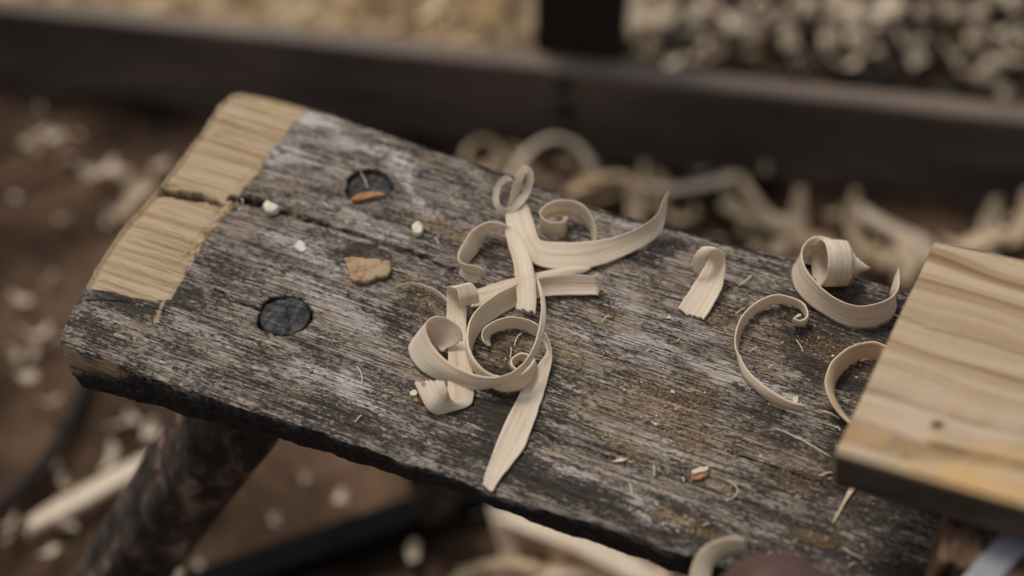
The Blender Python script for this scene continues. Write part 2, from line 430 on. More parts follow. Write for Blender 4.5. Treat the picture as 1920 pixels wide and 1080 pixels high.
    white = blobs([(600, 225, 60, 22, 20, .9), (640, 268, 45, 16, 20, .7), (535, 285, 55, 22, 20, .8), (510, 330, 40, 14, 20, .5), (745, 305, 50, 22, 40, 1), (700, 285, 45, 20, 10, 1), (775, 365, 30, 12, 50, .9), (760, 340, 30, 14, 60, .8), (800, 398, 60, 14, 18, .6),
                   (655, 712, 38, 14, 15, 1), (665, 745, 50, 22, 20, 1), (700, 770, 45, 14, 30, .7), (560, 690, 50, 20, 20, .5), (560, 460, 70, 30, 20, .55), (620, 500, 90, 20, 22, .5), (700, 420, 90, 16, 22, .6), (640, 560, 100, 25, 24, .5), (700, 620, 80, 24, 24, .45),
                   (1180, 640, 110, 22, 18, .6), (1370, 705, 110, 18, 20, .65), (1460, 745, 80, 16, 22, .75), (1480, 780, 45, 12, 20, .5), (1230, 840, 60, 24, 25, .6), (1090, 900, 90, 16, 24, .7), (1200, 940, 60, 14, 20, .7), (1250, 980, 90, 14, 20, .8), (1010, 860, 50, 18, 24, .4),
                   (1170, 560, 70, 25, 18, .4), (430, 640, 90, 22, 20, .4), (330, 600, 60, 20, 20, .35), (780, 820, 70, 15, 20, .5), (880, 870, 60, 12, 20, .4), (1450, 1000, 70, 14, 22, .5), (1530, 1040, 60, 14, 22, .5), (1640, 1015, 50, 12, 25, .25), (1300, 620, 60, 16, 20, .4), (1430, 470, 60, 18, 16, .4), (1200, 420, 60, 12, 20, .5)])
    dark = blobs([(1000, 900, 420, 34, 21, .8), (1300, 1000, 300, 36, 20, .35), (1620, 1050, 260, 60, 22, .75), (1560, 930, 160, 50, 20, .6), (1640, 840, 120, 110, 40, .9), (1740, 900, 130, 80, 20, 1), (1600, 590, 150, 55, 20, 1), (1560, 700, 90, 40, 20, .8), (1530, 640, 80, 40, 20, .7),
                  (1440, 800, 100, 40, 20, .5), (900, 770, 150, 40, 20, .9), (960, 860, 110, 40, 22, .8), (760, 790, 130, 20, 20, .4), (240, 560, 90, 30, 12, .8), (170, 620, 70, 26, 25, .7), (360, 560, 90, 24, 12, .6), (420, 500, 70, 30, 20, .45), (685, 468, 34, 14, 10, 1), (690, 490, 60, 25, 10, .5),
                  (730, 410, 60, 12, 20, .3), (600, 360, 70, 18, 20, .4), (850, 600, 120, 60, 20, .5), (960, 640, 90, 50, 20, .4), (700, 800, 200, 20, 20, .4), (1230, 470, 70, 18, -20, .8), (1140, 570, 60, 20, 10, .5), (1310, 600, 50, 14, 20, .5), (760, 620, 60, 40, 30, .35), (1260, 760, 160, 40, 22, .3), (300, 660, 160, 25, 20, .3)])  # the tilted blob below the upswept strip paints its shadow
    ochre = blobs([(815, 415, 50, 16, 10, 1), (860, 440, 40, 14, 10, .9), (800, 300, 40, 18, 20, .5), (870, 480, 45, 20, 10, .6), (770, 535, 40, 22, 10, .7), (800, 575, 30, 22, 10, .8), (790, 690, 40, 22, 10, .8), (745, 650, 30, 20, 10, .5), (1120, 760, 60, 40, 20, .7), (1070, 660, 60, 40, 20, .8), (1150, 600, 60, 24, 20, .7),
                   (1250, 760, 110, 50, 25, .9), (1320, 730, 60, 50, 20, .7), (1300, 820, 90, 50, 20, .8), (1180, 830, 80, 40, 20, .7), (1130, 860, 70, 20, 20, .4), (1330, 900, 60, 25, 20, .6), (1270, 975, 60, 12, 20, 1), (1320, 1000, 50, 12, 22, 1), (1500, 880, 100, 60, 20, .55), (1560, 660, 90, 30, 20, .7), (1620, 690, 60, 30, 20, .6),
                   (1420, 830, 60, 30, 20, .5), (1530, 1010, 60, 14, 10, .9), (1350, 600, 80, 40, 20, .5), (1430, 640, 90, 50, 20, .5), (1220, 520, 80, 18, 20, .4), (960, 660, 60, 40, 0, .8), (560, 760, 60, 14, 20, .4), (1640, 900, 60, 50, 20, .5), (1100, 480, 60, 20, 20, .4)], 14)
    ochre = np.maximum(ochre, .16*top)
    ochre = np.maximum(ochre, .9*chew)
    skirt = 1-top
    edge_shade = skirt*1.0  # shade of the plank sides is put into their colour
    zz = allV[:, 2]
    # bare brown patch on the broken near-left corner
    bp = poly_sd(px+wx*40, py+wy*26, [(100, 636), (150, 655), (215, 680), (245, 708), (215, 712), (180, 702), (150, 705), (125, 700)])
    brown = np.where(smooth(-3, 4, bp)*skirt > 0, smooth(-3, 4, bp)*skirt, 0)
    edge_shade = edge_shade*(1-brown)
    # painted side shade starts below the arris in places, creeps onto the top in others
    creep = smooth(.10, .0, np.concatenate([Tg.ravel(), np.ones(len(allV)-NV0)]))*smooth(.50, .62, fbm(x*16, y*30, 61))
    edge_shade = np.maximum(edge_shade, creep*top*.9*smooth(.2, .5, x))
    wrap = skirt*smooth(.006, .001, -zz)*smooth(.35, .6, fbm(x*40, y*0, 63)); edge_shade = np.minimum(edge_shade, 1-.9*wrap*(1-brown))
    endface = np.zeros(len(allV)); endface[NV0:] = np.tile(smooth(.3, .8, -nrm[:, 0]), len(rings))
    # cut end face is pale too where the cut runs off the end
    rawskirt = endface*smooth(545, 535, py)*smooth(165, 175, py)
    farskirt = skirt*smooth(.01, .002, x-pl(565, 200)[0])*(py < 215)
    raw = np.maximum(raw, np.maximum(rawskirt, farskirt)); edge_shade = edge_shade*(1-raw); 
    raw = raw*(1-.0*chew)
    raw = np.maximum(raw, kerf*.8)
    me = fast_mesh(allV, Q)
    for nm, arr in (('white', white), ('dark', dark), ('ochre', ochre), ('raw', raw), ('brown', brown), ('edge_shade', edge_shade), ('crack', crack)):
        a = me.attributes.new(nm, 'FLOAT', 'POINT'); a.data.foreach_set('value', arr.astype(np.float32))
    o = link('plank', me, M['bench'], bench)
    return o
build_plank()

# legs with tenons -------------------------------------------------------------
def tube(name, pts, radii, mat, parent=None, seg=24, lump=0., seed=0, caps=True, flat=1., sq=0.):
    """tapered, slightly irregular round bar along a polyline"""
    pts = [np.asarray(p, float) for p in pts]; V = []; Fc = []; UVs = []
    n = len(pts); L = 0
    ref = np.array([0.3, .9, .2])
    for i, p in enumerate(pts):
        d = pts[min(i+1, n-1)]-pts[max(i-1, 0)]; d /= np.linalg.norm(d)
        a = np.cross(d, ref); a /= np.linalg.norm(a); b = np.cross(d, a)
        if i: L += np.linalg.norm(p-pts[i-1])
        for k in range(seg):
            th = 2*math.pi*k/seg
            r = radii[i]*(1+lump*(float(fbm(np.array(math.cos(th)*1.6+seed), np.array(math.sin(th)*1.6+L*14), seed))-.5)*2)
            r *= 1+sq*math.cos(4*th+.5)
            V.append(p+a*math.cos(th)*r+b*math.sin(th)*r*flat); UVs.append((L, k/seg*radii[i]*6))
    for i in range(n-1):
        for k in range(seg):
            Fc.append((i*seg+k, i*seg+(k+1) % seg, (i+1)*seg+(k+1) % seg, (i+1)*seg+k))
    if caps:
        Fc.append(tuple(range(seg-1, -1, -1))); Fc.append(tuple((n-1)*seg+k for k in range(seg)))
    return link(name, mesh(V, Fc, UVs), mat, parent)

def mat_tenon():
    g = NG('end_grain_tenon', .7, .3)
    a = g.noise(g.coord(scale=(230, 60, 60)), 1, 3, .6, .4); b = g.noise(g.coord(scale=(60, 260, 60)), 1, 3, .6, .4)
    n = g.noise(g.coord(scale=(330, 330, 330)), 1, 5, .7)
    m = g.math('ADD', g.math('MULTIPLY', a, .5), g.math('MULTIPLY', b, .5))
    c = g.ramp(m, [(.40, (.012, .012, .013)), (.5, (.040, .040, .040)), (.62, (.115, .11, .105))])
    c = g.mix(.5, c, g.ramp(n, [(.3, .4), (.6, 1.2)]), 'MULTIPLY')
    g.col(c); g.bump(g.math('ADD', m, n), .8, .0015); return g.m
M['tenon'] = mat_tenon()

def local_tube(parent_, name, p_world, radii, mat, **k):
    return tube(name, [to_local(p) for p in p_world], radii, mat, parent_, **k)

def leg(T, R, foot, top_z, seed, rmax):
    Tw = O + ux*T[0] + uy*T[1]
    foot = np.asarray(foot)
    sh = Tw + np.array([0, 0, -.029]) + (foot-Tw)*.015 - ux*.007*(seed == 3)
    pts = [sh]; rad = [rmax*.62]
    for k, rr in ((.03, .86), (.06, .98), (.12, 1.03), (.2, 1.), (.3, 1.02), (.4, .97), (.5, .98), (.6, .95), (.7, .93), (.85, .9), (1., .86)):
        pts.append(sh*(1-k)+foot*k); rad.append(rmax*rr)
    lg = local_tube(bench, 'leg', pts, rad, M['bark_leg'], lump=.16, seed=seed, seg=64, sq=.11)
    # tenon: domed, split, checked end standing in its hole
    V = []; Fc = []; nr, ns = 14, 48
    c = to_local(Tw)
    for i in range(nr+1):
        r = R*.965*i/nr
        for k in range(ns):
            th = 2*math.pi*k/ns
            x, y = r*math.cos(th), r*math.sin(th)
            z = top_z + .0008*(1-(i/nr)**2) + (float(fbm(np.array(x*260+seed), np.array(y*260.), seed))-.5)*.0022
            z -= .0014*math.exp(-((x*.8+y*.6-.002)/.0006)**2)
            V.append((c[0]+x, c[1]+y, z))
    for i in range(nr):
        for k in range(ns): Fc.append((i*ns+k, (i+1)*ns+k, (i+1)*ns+(k+1) % ns, i*ns+(k+1) % ns))
    bi = len(V)
    for zz in (-.0085, -.034):
        for k in range(ns):
            th = 2*math.pi*k/ns; V.append((c[0]+R*.965*math.cos(th), c[1]+R*.965*math.sin(th), zz))
    for k in range(ns):
        k2 = (k+1) % ns
        Fc.append((nr*ns+k, bi+k, bi+k2, nr*ns+k2)); Fc.append((bi+k, bi+ns+k, bi+ns+k2, bi+k2))
    t = link('tenon', mesh(V, Fc), M['tenon'], lg)
    return lg
lf = at(62, 1312, 0, 0)
leg(TEN1, R1, lf, -.0006, 3, .0295)
ff = O + ux*(TEN2[0]-.05) + uy*(TEN2[1]+.16); ff[2] = 0
leg(TEN2, R2, ff, -.0030, 5, .0255)

# ------------------------------------------------------------------ ribbons (shavings)
def catmull(P, n):
    P = np.asarray(P, float); m = len(P); out = []
    for i in range(m-1):
        p0 = P[max(i-1, 0)]; p1 = P[i]; p2 = P[i+1]; p3 = P[min(i+2, m-1)]
        if i == 0: p0 = 2*p1-p2
        if i == m-2: p3 = 2*p2-p1
        for k in range(n):
            t = k/n
            out.append(.5*((2*p1)+(-p0+p2)*t+(2*p0-5*p1+4*p2-p3)*t*t+(-p0+3*p1-3*p2+p3)*t**3))
    out.append(P[-1]); return np.array(out)

def ribbon_geo(A, B, sub=8, nw=17, th=.0007, crown=.0006, seed=1, rag=.0007, taper=None, wig=.0003):
    """closed thin strip between two edge curves (world points)"""
    A = catmull(A, sub); B = catmull(B, sub)
    n = len(A); C = (A+B)/2
    L = np.concatenate([[0], np.cumsum(np.linalg.norm(np.diff(C, axis=0), axis=1))])
    W = np.linalg.norm(B-A, axis=1)
    T = np.gradient(C, axis=0); T /= np.linalg.norm(T, axis=1)[:, None]+1e-12
    D = (B-A)/(W[:, None]+1e-9)
    N = np.cross(T, D); N /= np.linalg.norm(N, axis=1)[:, None]+1e-12
    for _ in range(2): N[1:-1] = (N[:-2]+2*N[1:-1]+N[2:])/4
    N /= np.linalg.norm(N, axis=1)[:, None]+1e-12
    A = A + D*((fbm(L*180, L*0+seed, seed, 2)-.5)*wig*2)[:, None]
    B = B + D*((fbm(L*180, L*0+seed+9, seed+2, 2)-.5)*wig*2)[:, None]
    u = np.linspace(0, 1, nw)
    G = A[:, None, :]*(1-u)[None, :, None] + B[:, None, :]*u[None, :, None]
    cr = crown*np.minimum(1, W/.012)
    sh = (cr[:, None]*(1-(2*u-1)**2)[None, :])
    rd = (vnoise(u[None, :]*W[:, None]*700+seed*3, L[:, None]*16, seed+4)-.5)*.0002*np.minimum(1, W/.006)[:, None]
    G = G + N[:, None, :]*(sh+rd)[:, :, None]
    # ragged ends
    je = (RNG.random(nw)-.5)*rag*2; js = (RNG.random(nw)-.5)*rag*2
    G[-1] += T[-1]*je[:, None]*min(1, W[-1]/.008); G[0] -= T[0]*js[:, None]*min(1, W[0]/.008)
    tm = th*np.minimum(1, np.maximum(W, .0008)/.005)
    up = G + N[:, None, :]*(tm/2)[:, None, None]; dn = G - N[:, None, :]*(tm/2)[:, None, None]
    V = np.vstack([up.reshape(-1, 3), dn.reshape(-1, 3)])
    UV = np.stack([np.repeat(L[:, None], nw, 1)+seed*.37, (u[None, :]-.5)*np.maximum(W, .004)[:, None]+seed*.11], -1).reshape(-1, 2)
    UV = np.vstack([UV, UV])
    Fc = []; h = n*nw
    for i in range(n-1):
        for j in range(nw-1):
            a = i*nw+j; Fc.append((a, a+1, a+1+nw, a+nw)); Fc.append((h+a, h+a+nw, h+a+1+nw, h+a+1))
        a = i*nw; Fc.append((a, a+nw, h+a+nw, h+a)); a = i*nw+nw-1; Fc.append((a, h+a, h+a+nw, a+nw))
    for j in range(nw-1):
        Fc.append((j, h+j, h+j+1, j+1)); a = (n-1)*nw+j; Fc.append((a, a+1, h+a+1, h+a))
    return V, Fc, UV

def merge(parts):
    V = []; Fc = []; U = []; o = 0
    for v, f, u in parts:
        V.append(v); Fc += [tuple(i+o for i in q) for q in f]; U.append(u); o += len(v)
    return np.vstack(V), Fc, np.vstack(U)

def shaving(label, geos, mat='shav', group='fresh curled shavings on the bench', name='wood_shaving', cat='wood shaving'):
    V, Fc, U = merge(geos) if isinstance(geos, list) else geos
    base = np.array([V[:, 0].mean(), V[:, 1].mean(), V[:, 2].min()])
    o = link(name, mesh(V-base, Fc, U), M[mat]); o.location = tuple(base)
    tag(o, label, cat, group); return o

def st(rows, org, k=4.0, base=BZ, **kw):
    """rows: (ax, ay, az mm, bx, by, bz mm) measured in an enlarged crop whose corner is org"""
    A = [at(org[0]+r[0]/k, org[1]+r[1]/k, r[2]/1000+.0014, base) for r in rows]
    B = [at(org[0]+r[3]/k, org[1]+r[4]/k, r[5]/1000+.0014, base) for r in rows]
    return ribbon_geo(A, B, **kw)

R4, R5, R7 = (840, 280), (720, 500), (1250, 430)
shaving('long upswept shaving with a raised pointed end and two small loops at the other', st([
    (1655, 318, 27, 1648, 312, 27), (1640, 440, 17, 1610, 388, 22), (1610, 590, 8, 1575, 480, 16), (1540, 680, 3, 1480, 560, 12), (1400, 765, 1, 1300, 640, 9), (1210, 848, 1, 1110, 684, 8),
    (1020, 900, 1, 920, 698, 7), (850, 900, 2, 790, 696, 6), (700, 880, 3, 705, 686, 6), (600, 820, 4, 675, 655, 6), (520, 735, 4, 655, 600, 6), (462, 640, 4, 637, 530, 6), (432, 530, 4, 612, 450, 7), (440, 450, 6, 580, 395, 9),
    (462, 390, 11, 535, 345, 11), (482, 290, 17, 545, 300, 15), (512, 195, 23, 560, 240, 20), (570, 122, 27, 583, 178, 24), (628, 155, 24, 592, 195, 23), (640, 240, 19, 588, 265, 18), (612, 340, 13, 555, 330, 13),
    (540, 430, 8, 490, 400, 9), (450, 492, 4, 425, 442, 8), (370, 452, 6, 385, 400, 10), (338, 380, 10, 380, 350, 12), (350, 290, 15, 395, 285, 15), (400, 215, 19, 440, 245, 17), (440, 198, 20, 470, 235, 18), (484, 225, 17, 486, 245, 17)], R4, seed=2, sub=7))
shaving('hooked shaving that arches over and runs down to a ragged cut end', st([
    (235, 1000, 1, 272, 905, 10), (182, 998, 0, 205, 872, 11), (125, 975, 0, 140, 862, 11), (86, 925, 0, 84, 835, 11), (128, 868, 0, 82, 775, 12), (205, 790, 0, 118, 700, 12), (250, 700, 0, 190, 602, 13), (300, 625, 3, 290, 548, 14), (375, 592, 7, 365, 546, 15),
    (425, 590, 11, 428, 562, 15), (433, 640, 10, 488, 596, 13), (448, 720, 9, 548, 655, 12), (480, 820, 9, 600, 750, 12), (500, 930, 9, 640, 880, 12), (514, 1050, 9, 660, 1000, 11), (515, 1140, 9, 664, 1120, 10), (510, 1208, 8, 656, 1232, 9)], R4, seed=5, crown=.0012, rag=.0014))
shaving('small upright spiral shaving behind the upswept strip', st([
    (852, 575, 3, 850, 530, 9), (870, 600, 1, 868, 512, 12), (892, 590, 0, 894, 514, 13), (868, 642, 0, 862, 542, 12), (800, 662, 0, 795, 547, 13), (730, 635, 0, 735, 532, 14), (692, 580, 0, 692, 490, 15), (740, 528, 2, 702, 448, 16),
    (800, 502, 4, 765, 400, 17), (880, 497, 4, 850, 380, 18), (970, 517, 3, 950, 390, 17), (1035, 573, 1, 1036, 437, 16), (1073, 625, 0, 1090, 525, 12), (1080, 665, 0, 1114, 610, 8), (1085, 695, 0, 1120, 682, 4)], R4, seed=9))
shaving('thick ridged shaving, square cut at one end, bending into a big open ring', [st([
    (1618, 215, 1, 1600, 65, 8), (1400, 215, 1, 1400, 60, 8), (1200, 225, 1, 1200, 78, 9), (1040, 275, 0, 1020, 125, 10), (900, 345, 0, 860, 198, 11), (780, 428, 0, 730, 290, 12), (708, 505, 0, 655, 390, 13), (670, 580, 0, 627, 500, 14), (652, 680, 0, 634, 605, 14),
    (690, 790, 0, 682, 705, 14), (780, 880, 0, 760, 782, 13), (880, 930, 0, 860, 822, 13), (985, 928, 0, 965, 812, 12), (1065, 890, 0, 1055, 785, 11), (1122, 785, 0, 1118, 705, 9), (1108, 722, 0, 1094, 667, 8), (1040, 692, 0, 1030, 652, 8), (985, 725, 0, 962, 690, 7), (974, 775, 0, 962, 740, 7), (1010, 800, 0, 1003, 772, 6), (1048, 805, 0, 1048, 765, 6), (1035, 822, 0, 1025, 790, 5)], R5, seed=12, th=.0011, crown=.0015)], mat='shav')
shaving('flat ridged strip lying beneath the other shavings, under the upswept strip', st([
    (652, 308, 1, 692, 176, 3), (760, 285, 1, 850, 120, 3), (900, 235, 1, 990, 82, 3), (1040, 180, 1, 1130, 50, 3), (1200, 125, 1, 1300, 15, 3), (1350, 85, 1, 1440, 0, 3), (1490, 52, .5, 1560, 10, 2)], R5, seed=15), mat='shav')
shaving('wide shaving with a cupped end at the left, sweeping round the front of the pile', st([
    (432, 636, 5, 594, 553, 10), (372, 598, 4, 572, 465, 16), (318, 580, 3, 485, 392, 20), (250, 572, 3, 395, 372, 22), (198, 582, 3, 335, 402, 21), (182, 622, 3, 318, 462, 18), (210, 700, 2, 345, 560, 14), (290, 785, 1, 430, 670, 12),
    (420, 855, 0, 560, 760, 12), (560, 902, 0, 700, 813, 13), (700, 922, 3, 830, 830, 15), (820, 902, 7, 910, 813, 17), (960, 850, 11, 1000, 765, 19), (1070, 758, 14, 1080, 678, 20), (1150, 635, 16, 1135, 568, 21), (1200, 500, 16, 1165, 440, 20), (1216, 350, 15, 1179, 320, 18), (1205, 240, 14, 1172, 222, 16), (1178, 145, 13, 1155, 142, 14), (1149, 72, 12, 1143, 70, 12)], R5, seed=18, sub=9))
shaving('long flat shaving tapering to a blunt tip near the front edge of the bench', st([
    (740, 1632, .6, 812, 1692, .4), (762, 1545, .6, 862, 1608, .5), (822, 1380, .8, 968, 1472, .5), (872, 1260, .8, 1050, 1360, .6), (926, 1130, .8, 1088, 1268, .6), (985, 1020, 1, 1146, 1110, .8), (1050, 900, 1, 1196, 960, 1), (1120, 780, 2, 1232, 830, 2), (1182, 700, 4, 1262, 705, 4), (1215, 655, 4, 1262, 655, 6),
    (1220, 622, 2, 1250, 600, 8), (1200, 578, 0, 1226, 530, 9), (1150, 522, 0, 1168, 450, 9), (1080, 482, 0, 1080, 400, 9), (980, 462, 0, 960, 377, 9), (870, 476, 0, 850, 400, 9), (800, 512, 0, 765, 452, 9), (792, 552, 0, 735, 508, 8), (800, 582, 0, 748, 560, 7), (798, 594, 0, 772, 590, 5)], R5, seed=22, crown=.0009))
ru = shaving('wide strip folded over at the top and rolled below, with a rusty mark', st([
    (568, 303, 12, 715, 272, 12), (560, 240, 17, 708, 212, 17), (545, 180, 20, 685, 150, 20), (515, 156, 21, 650, 122, 21), (480, 152, 18, 615, 132, 18), (471, 195, 13, 602, 190, 13), (470, 300, 8, 618, 300, 8), (470, 430, 5, 620, 440, 5), (480, 600, 4, 625, 570, 4), (480, 780, 3, 662, 740, 3),
    (475, 890, 2, 674, 870, 2), (482, 975, 2, 672, 960, 1), (500, 1005, 3, 645, 1038, 0), (492, 975, 7, 520, 1082, 0), (482, 940, 11, 390, 1108, 2), (465, 895, 13, 310, 1045, 6), (446, 850, 14, 228, 872, 9)], R5, seed=26, sub=14, crown=.0004, nw=25))
shaving('thin wisp of shaving arching out to the left of the folded strip', st([
    (68, 172, 0, 66, 160, 1), (150, 142, 1, 150, 124, 3), (250, 144, 2, 252, 122, 4), (345, 182, 2, 352, 156, 5), (425, 232, 1, 435, 205, 4), (472, 275, 0, 485, 258, 3)], R5, seed=29, nw=7))
shaving('short shaving standing alone mid-bench, curled over at the top with a torn lower end', st([
    (78, 600, .6, 280, 675, .6), (160, 480, 1, 345, 572, 2), (242, 350, 2, 408, 455, 4), (295, 262, 5, 437, 335, 9), (325, 205, 10, 440, 240, 14), (318, 165, 15, 420, 180, 18), (270, 136, 19, 376, 152, 20), (212, 188, 16, 312, 206, 16), (189, 265, 10, 277, 270, 10), (205, 320, 5, 246, 336, 5)], R7, seed=33, crown=.0012, rag=.0014))
shaving('slender C-shaped shaving open to the right with a tiny hooked end', st([
    (985, 640, 3, 1012, 640, 6), (962, 668, 2, 985, 655, 8), (955, 702, 1, 957, 668, 8), (1000, 730, 0, 1003, 684, 7), (1045, 702, 0, 1052, 655, 7), (1038, 650, 0, 1050, 600, 7), (990, 592, 0, 1012, 545, 7), (905, 560, 0, 925, 508, 7), (800, 565, 0, 832, 492, 8), (700, 608, 0, 722, 520, 8), (620, 672, 0, 620, 590, 8), (566, 750, 0, 550, 680, 8),
    (542, 850, 0, 517, 790, 7), (538, 930, 0, 518, 890, 6), (540, 1000, 0, 548, 950, 5), (572, 1090, 0, 600, 1050, 5), (640, 1180, 0, 680, 1130, 6), (762, 1282, 0, 800, 1222, 7), (880, 1340, 0, 922, 1288, 7), (1014, 1374, 0, 1040, 1322, 6)], R7, seed=36, nw=9, th=.0009), mat='shav')
shaving('half hidden arched shaving reaching out from under the raised pale board', st([
    (1800, 1200, 0, 1790, 1040, 13), (1690, 1040, 0, 1680, 900, 13), (1560, 968, 0, 1590, 850, 13), (1460, 970, 0, 1490, 846, 13), (1360, 1020, 0, 1370, 885, 13), (1282, 1115, 0, 1250, 980, 13), (1255, 1190, 0, 1203, 1075, 12), (1262, 1290, 0, 1190, 1170, 11), (1312, 1370, 0, 1235, 1300, 9), (1352, 1420, 0, 1310, 1400, 6), (1420, 1480, 0, 1400, 1480, 4)], R7, seed=39, crown=-.0015), mat='shav_tan')

# the large C with the shell-like cone
def cone(cx, cy, z0):
    """conical coil: strip wound round a horizontal axis, each turn smaller"""
    ax = np.array([.975, .06, -.10]); ax /= np.linalg.norm(ax)
    e1 = np.array([0, 0, 1.]); e1 -= ax*(e1@ax); e1 /= np.linalg.norm(e1); e2 = np.cross(ax, e1)
    C = at(cx, cy, z0)
    A = []; B = []; turns = 6.4; n = 130
    T_ = [0, 1.0, 1.35, 1.6, 2.3, 2.6, 3.3, 3.6, 4.3, 4.6, 5.3, 6.4]
    R_ = [13.8, 13.2, 12.4, 8.4, 7.8, 5.9, 5.5, 3.9, 3.5, 2.3, 1.9, .6]
    A_ = [0, 1.5, 3.5, 11.5, 13, 17, 18, 21, 22, 25, 26, 30]; W_ = [15, 15, 13.5, 7.5, 7, 5.5, 5, 4.2, 4, 3.5, 3.2, 2.5]
    for i in range(n+1):
        tn = turns*i/n; th = -math.pi*.5 + 2*math.pi*tn
        r = np.interp(tn, T_, R_)/1000; a0 = np.interp(tn, T_, A_)/1000; wd = np.interp(tn, T_, W_)/1000
        d = -e2*math.cos(th) + e1*math.sin(th)
        A.append(C + ax*a0 + d*r - e1*a0*.12); B.append(C + ax*(a0+wd) + d*max(.0003, r*.975) - e1*a0*.12)
    return A, B
cA, cB = cone(1250+1140/4, 430+250/4, .0140)
g1 = st([(1734, 300, 14, 1737, 284, 15), (1700, 400, 8, 1744, 350, 15), (1680, 500, 2, 1742, 420, 15), (1722, 560, 0, 1722, 470, 15), (1692, 650, 0, 1660, 524, 15), (1602, 712, 0, 1560, 560, 15), (1480, 735, 0, 1440, 573, 15), (1345, 720, 0, 1310, 537, 15), (1200, 652, 0, 1180, 457, 15), (1068, 562, 0, 1085, 355, 15), (972, 455, 0, 1035, 275, 15), (942, 340, 0, 1016, 200, 15),
         (958, 270, 0, 1022, 135, 15), (1005, 232, 0, 1065, 80, 16), (1060, 218, 0, 1130, 52, 18), (1110, 205, 4, 1200, 60, 21), (1150, 130, 14, 1235, 72, 24)], R7, seed=43, crown=.0006, th=.0008)
g2 = ribbon_geo(cA, cB, sub=3, nw=11, th=.0005, crown=.0003, seed=47, wig=.0004)
g3 = st([(1120, 405, 4, 1180, 300, 6), (1150, 425, 1, 1290, 345, 4), (1165, 424, 1, 1310, 352, 4)], R7, seed=51)
g4 = st([(1150, 424, 1, 1195, 372, 5), (1260, 420, 1, 1300, 355, 5), (1395, 412, 1, 1412, 350, 5)], R7, seed=53, crown=.0003, th=.001)
shell = shaving('broad C-shaped shaving ending in a shell-like stepped cone, with a pointed tip', [g1, g2])
vv, ff_, uu = g4; rim = link('bark_rim', mesh(vv-np.array(shell.location), ff_, uu), M['barkedge'], shell)
rim['label'] = 'orange brown bark rim under the cone'

_n = len(ru.data.vertices); _c = np.empty(_n*3, np.float32); ru.data.vertices.foreach_get('co', _c)
_px, _py = proj(_c.reshape(-1, 3)+np.array(ru.location)); _a = ru.data.attributes.new('rust', 'FLOAT', 'POINT')
_a.data.foreach_set('value', (.85*smooth(7, 2, np.hypot(_px-794, (_py-720)/1.2))).astype(np.float32))
# brown rind along the flap of that shaving is the bark edge: a part
# small things lying on the bench ---------------------------------------------------------
shaving('needle-like splinter of shaving poking out from under the raised board', st([(1598, 240, .5, 1552, 232, .5), (1530, 385, .5, 1490, 350, .5), (1450, 480, .5, 1432, 462, .5), (1337, 668, .3, 1330, 664, .3)], (1240, 820), 4.154, seed=57, nw=5), mat='shav_tan', name='wood_splinter', cat='wood splinter', group=None)
# blurred curl at the bottom edge (nearer than the bench top)
shaving('thick pale curl hooking over the dark brown handle at the bottom edge', st([
    (420, 1300, 20, 270, 1330, 28), (385, 1150, 20, 228, 1150, 28), (392, 1020, 20, 242, 1000, 28), (450, 940, 20, 325, 872, 28), (520, 898, 20, 440, 800, 28), (590, 880, 20, 560, 780, 28), (668, 878, 20, 640, 795, 28)], (1240, 820), 4.154, seed=60, th=.0012), group=None)

def chunk(name, label, cat, outline, org, k, z0, th, mat, group=None, seed=1, tilt=(0, 0), dome=.0, res=1, base=BZ, jag=.0006, sharp=False):
    """irregular thick flake from an outline on the bench plane"""
    P = np.array([at(org[0]+x/k, org[1]+y/k, z0+th, base) for x, y in outline])
    if sharp:
        Q_ = np.vstack([P, P[:1]]); Pc = np.vstack([Q_[i]+(Q_[i+1]-Q_[i])*q for i in range(len(P)) for q in (0, .2, .4, .6, .8)])
    else: Pc = catmull(np.vstack([P, P[:1]]), 5)[:-1]
    n = len(Pc); c = Pc.mean(0)
    Pc[:, :2] += (RNG.random((n, 2))-.5)*jag
    V = []; Fc = []; lv = [(1.0, 0), (1.0, .45), (.96, .85), (.9, 1.)] + [(q, 1.) for q in (.75, .6, .45, .3, .15)]
    for s_, h in lv:
        for i in range(n):
            p = c + (Pc[i]-c)*s_
            zz = base+z0 + th*h
            if h >= 1: zz += (float(fbm(np.array(p[0]*300.), np.array(p[1]*300.), seed))-.5)*th*.8 + dome*(1-s_*s_)
            zz += (p[0]-c[0])*tilt[0] + (p[1]-c[1])*tilt[1]
            V.append((p[0], p[1], zz))
    for j in range(len(lv)-1):
        for i in range(n):
            i2 = (i+1) % n; Fc.append((j*n+i, j*n+i2, (j+1)*n+i2, (j+1)*n+i))
    Fc.append(tuple(range(n-1, -1, -1))); Fc.append(tuple((len(lv)-1)*n+i for i in range(n)))
    V = np.array(V); b = np.array([c[0], c[1], V[:, 2].min()])
    o = link(name, mesh(V-b, Fc, V[:, :2]), M[mat]); o.location = tuple(b)
    if label: tag(o, label, cat, group)
    return o
R2o = (100, 400)
bk = chunk('bark_flake', 'ochre brown flake of bark with one straight edge, beside the dark stain', 'bark flake', [(1640, 245), (1700, 240), (1800, 252), (1896, 266), (1902, 300), (1885, 345), (1820, 358), (1760, 383), (1690, 378), (1662, 345), (1655, 300)], R2o, 3, .0010, .0026, 'bark', seed=4, jag=.0011, sharp=True)
chunk('bark_flake', 'narrow orange bark flake lying across the recessed peg hole', 'bark flake', [(390, 690), (440, 655), (520, 638), (600, 640), (655, 655), (600, 668), (520, 682), (440, 702)], (560, 200), 4, .0005, .0022, 'barkedge', seed=6)
chunk('wood_crumb', 'round cream crumb between the peg hole and the hooked shaving', 'wood crumb', [(848, 890), (865, 868), (905, 862), (930, 885), (928, 930), (900, 950), (862, 940)], (560, 200), 4, .0003, .0035, 'wax', seed=7, dome=.001)
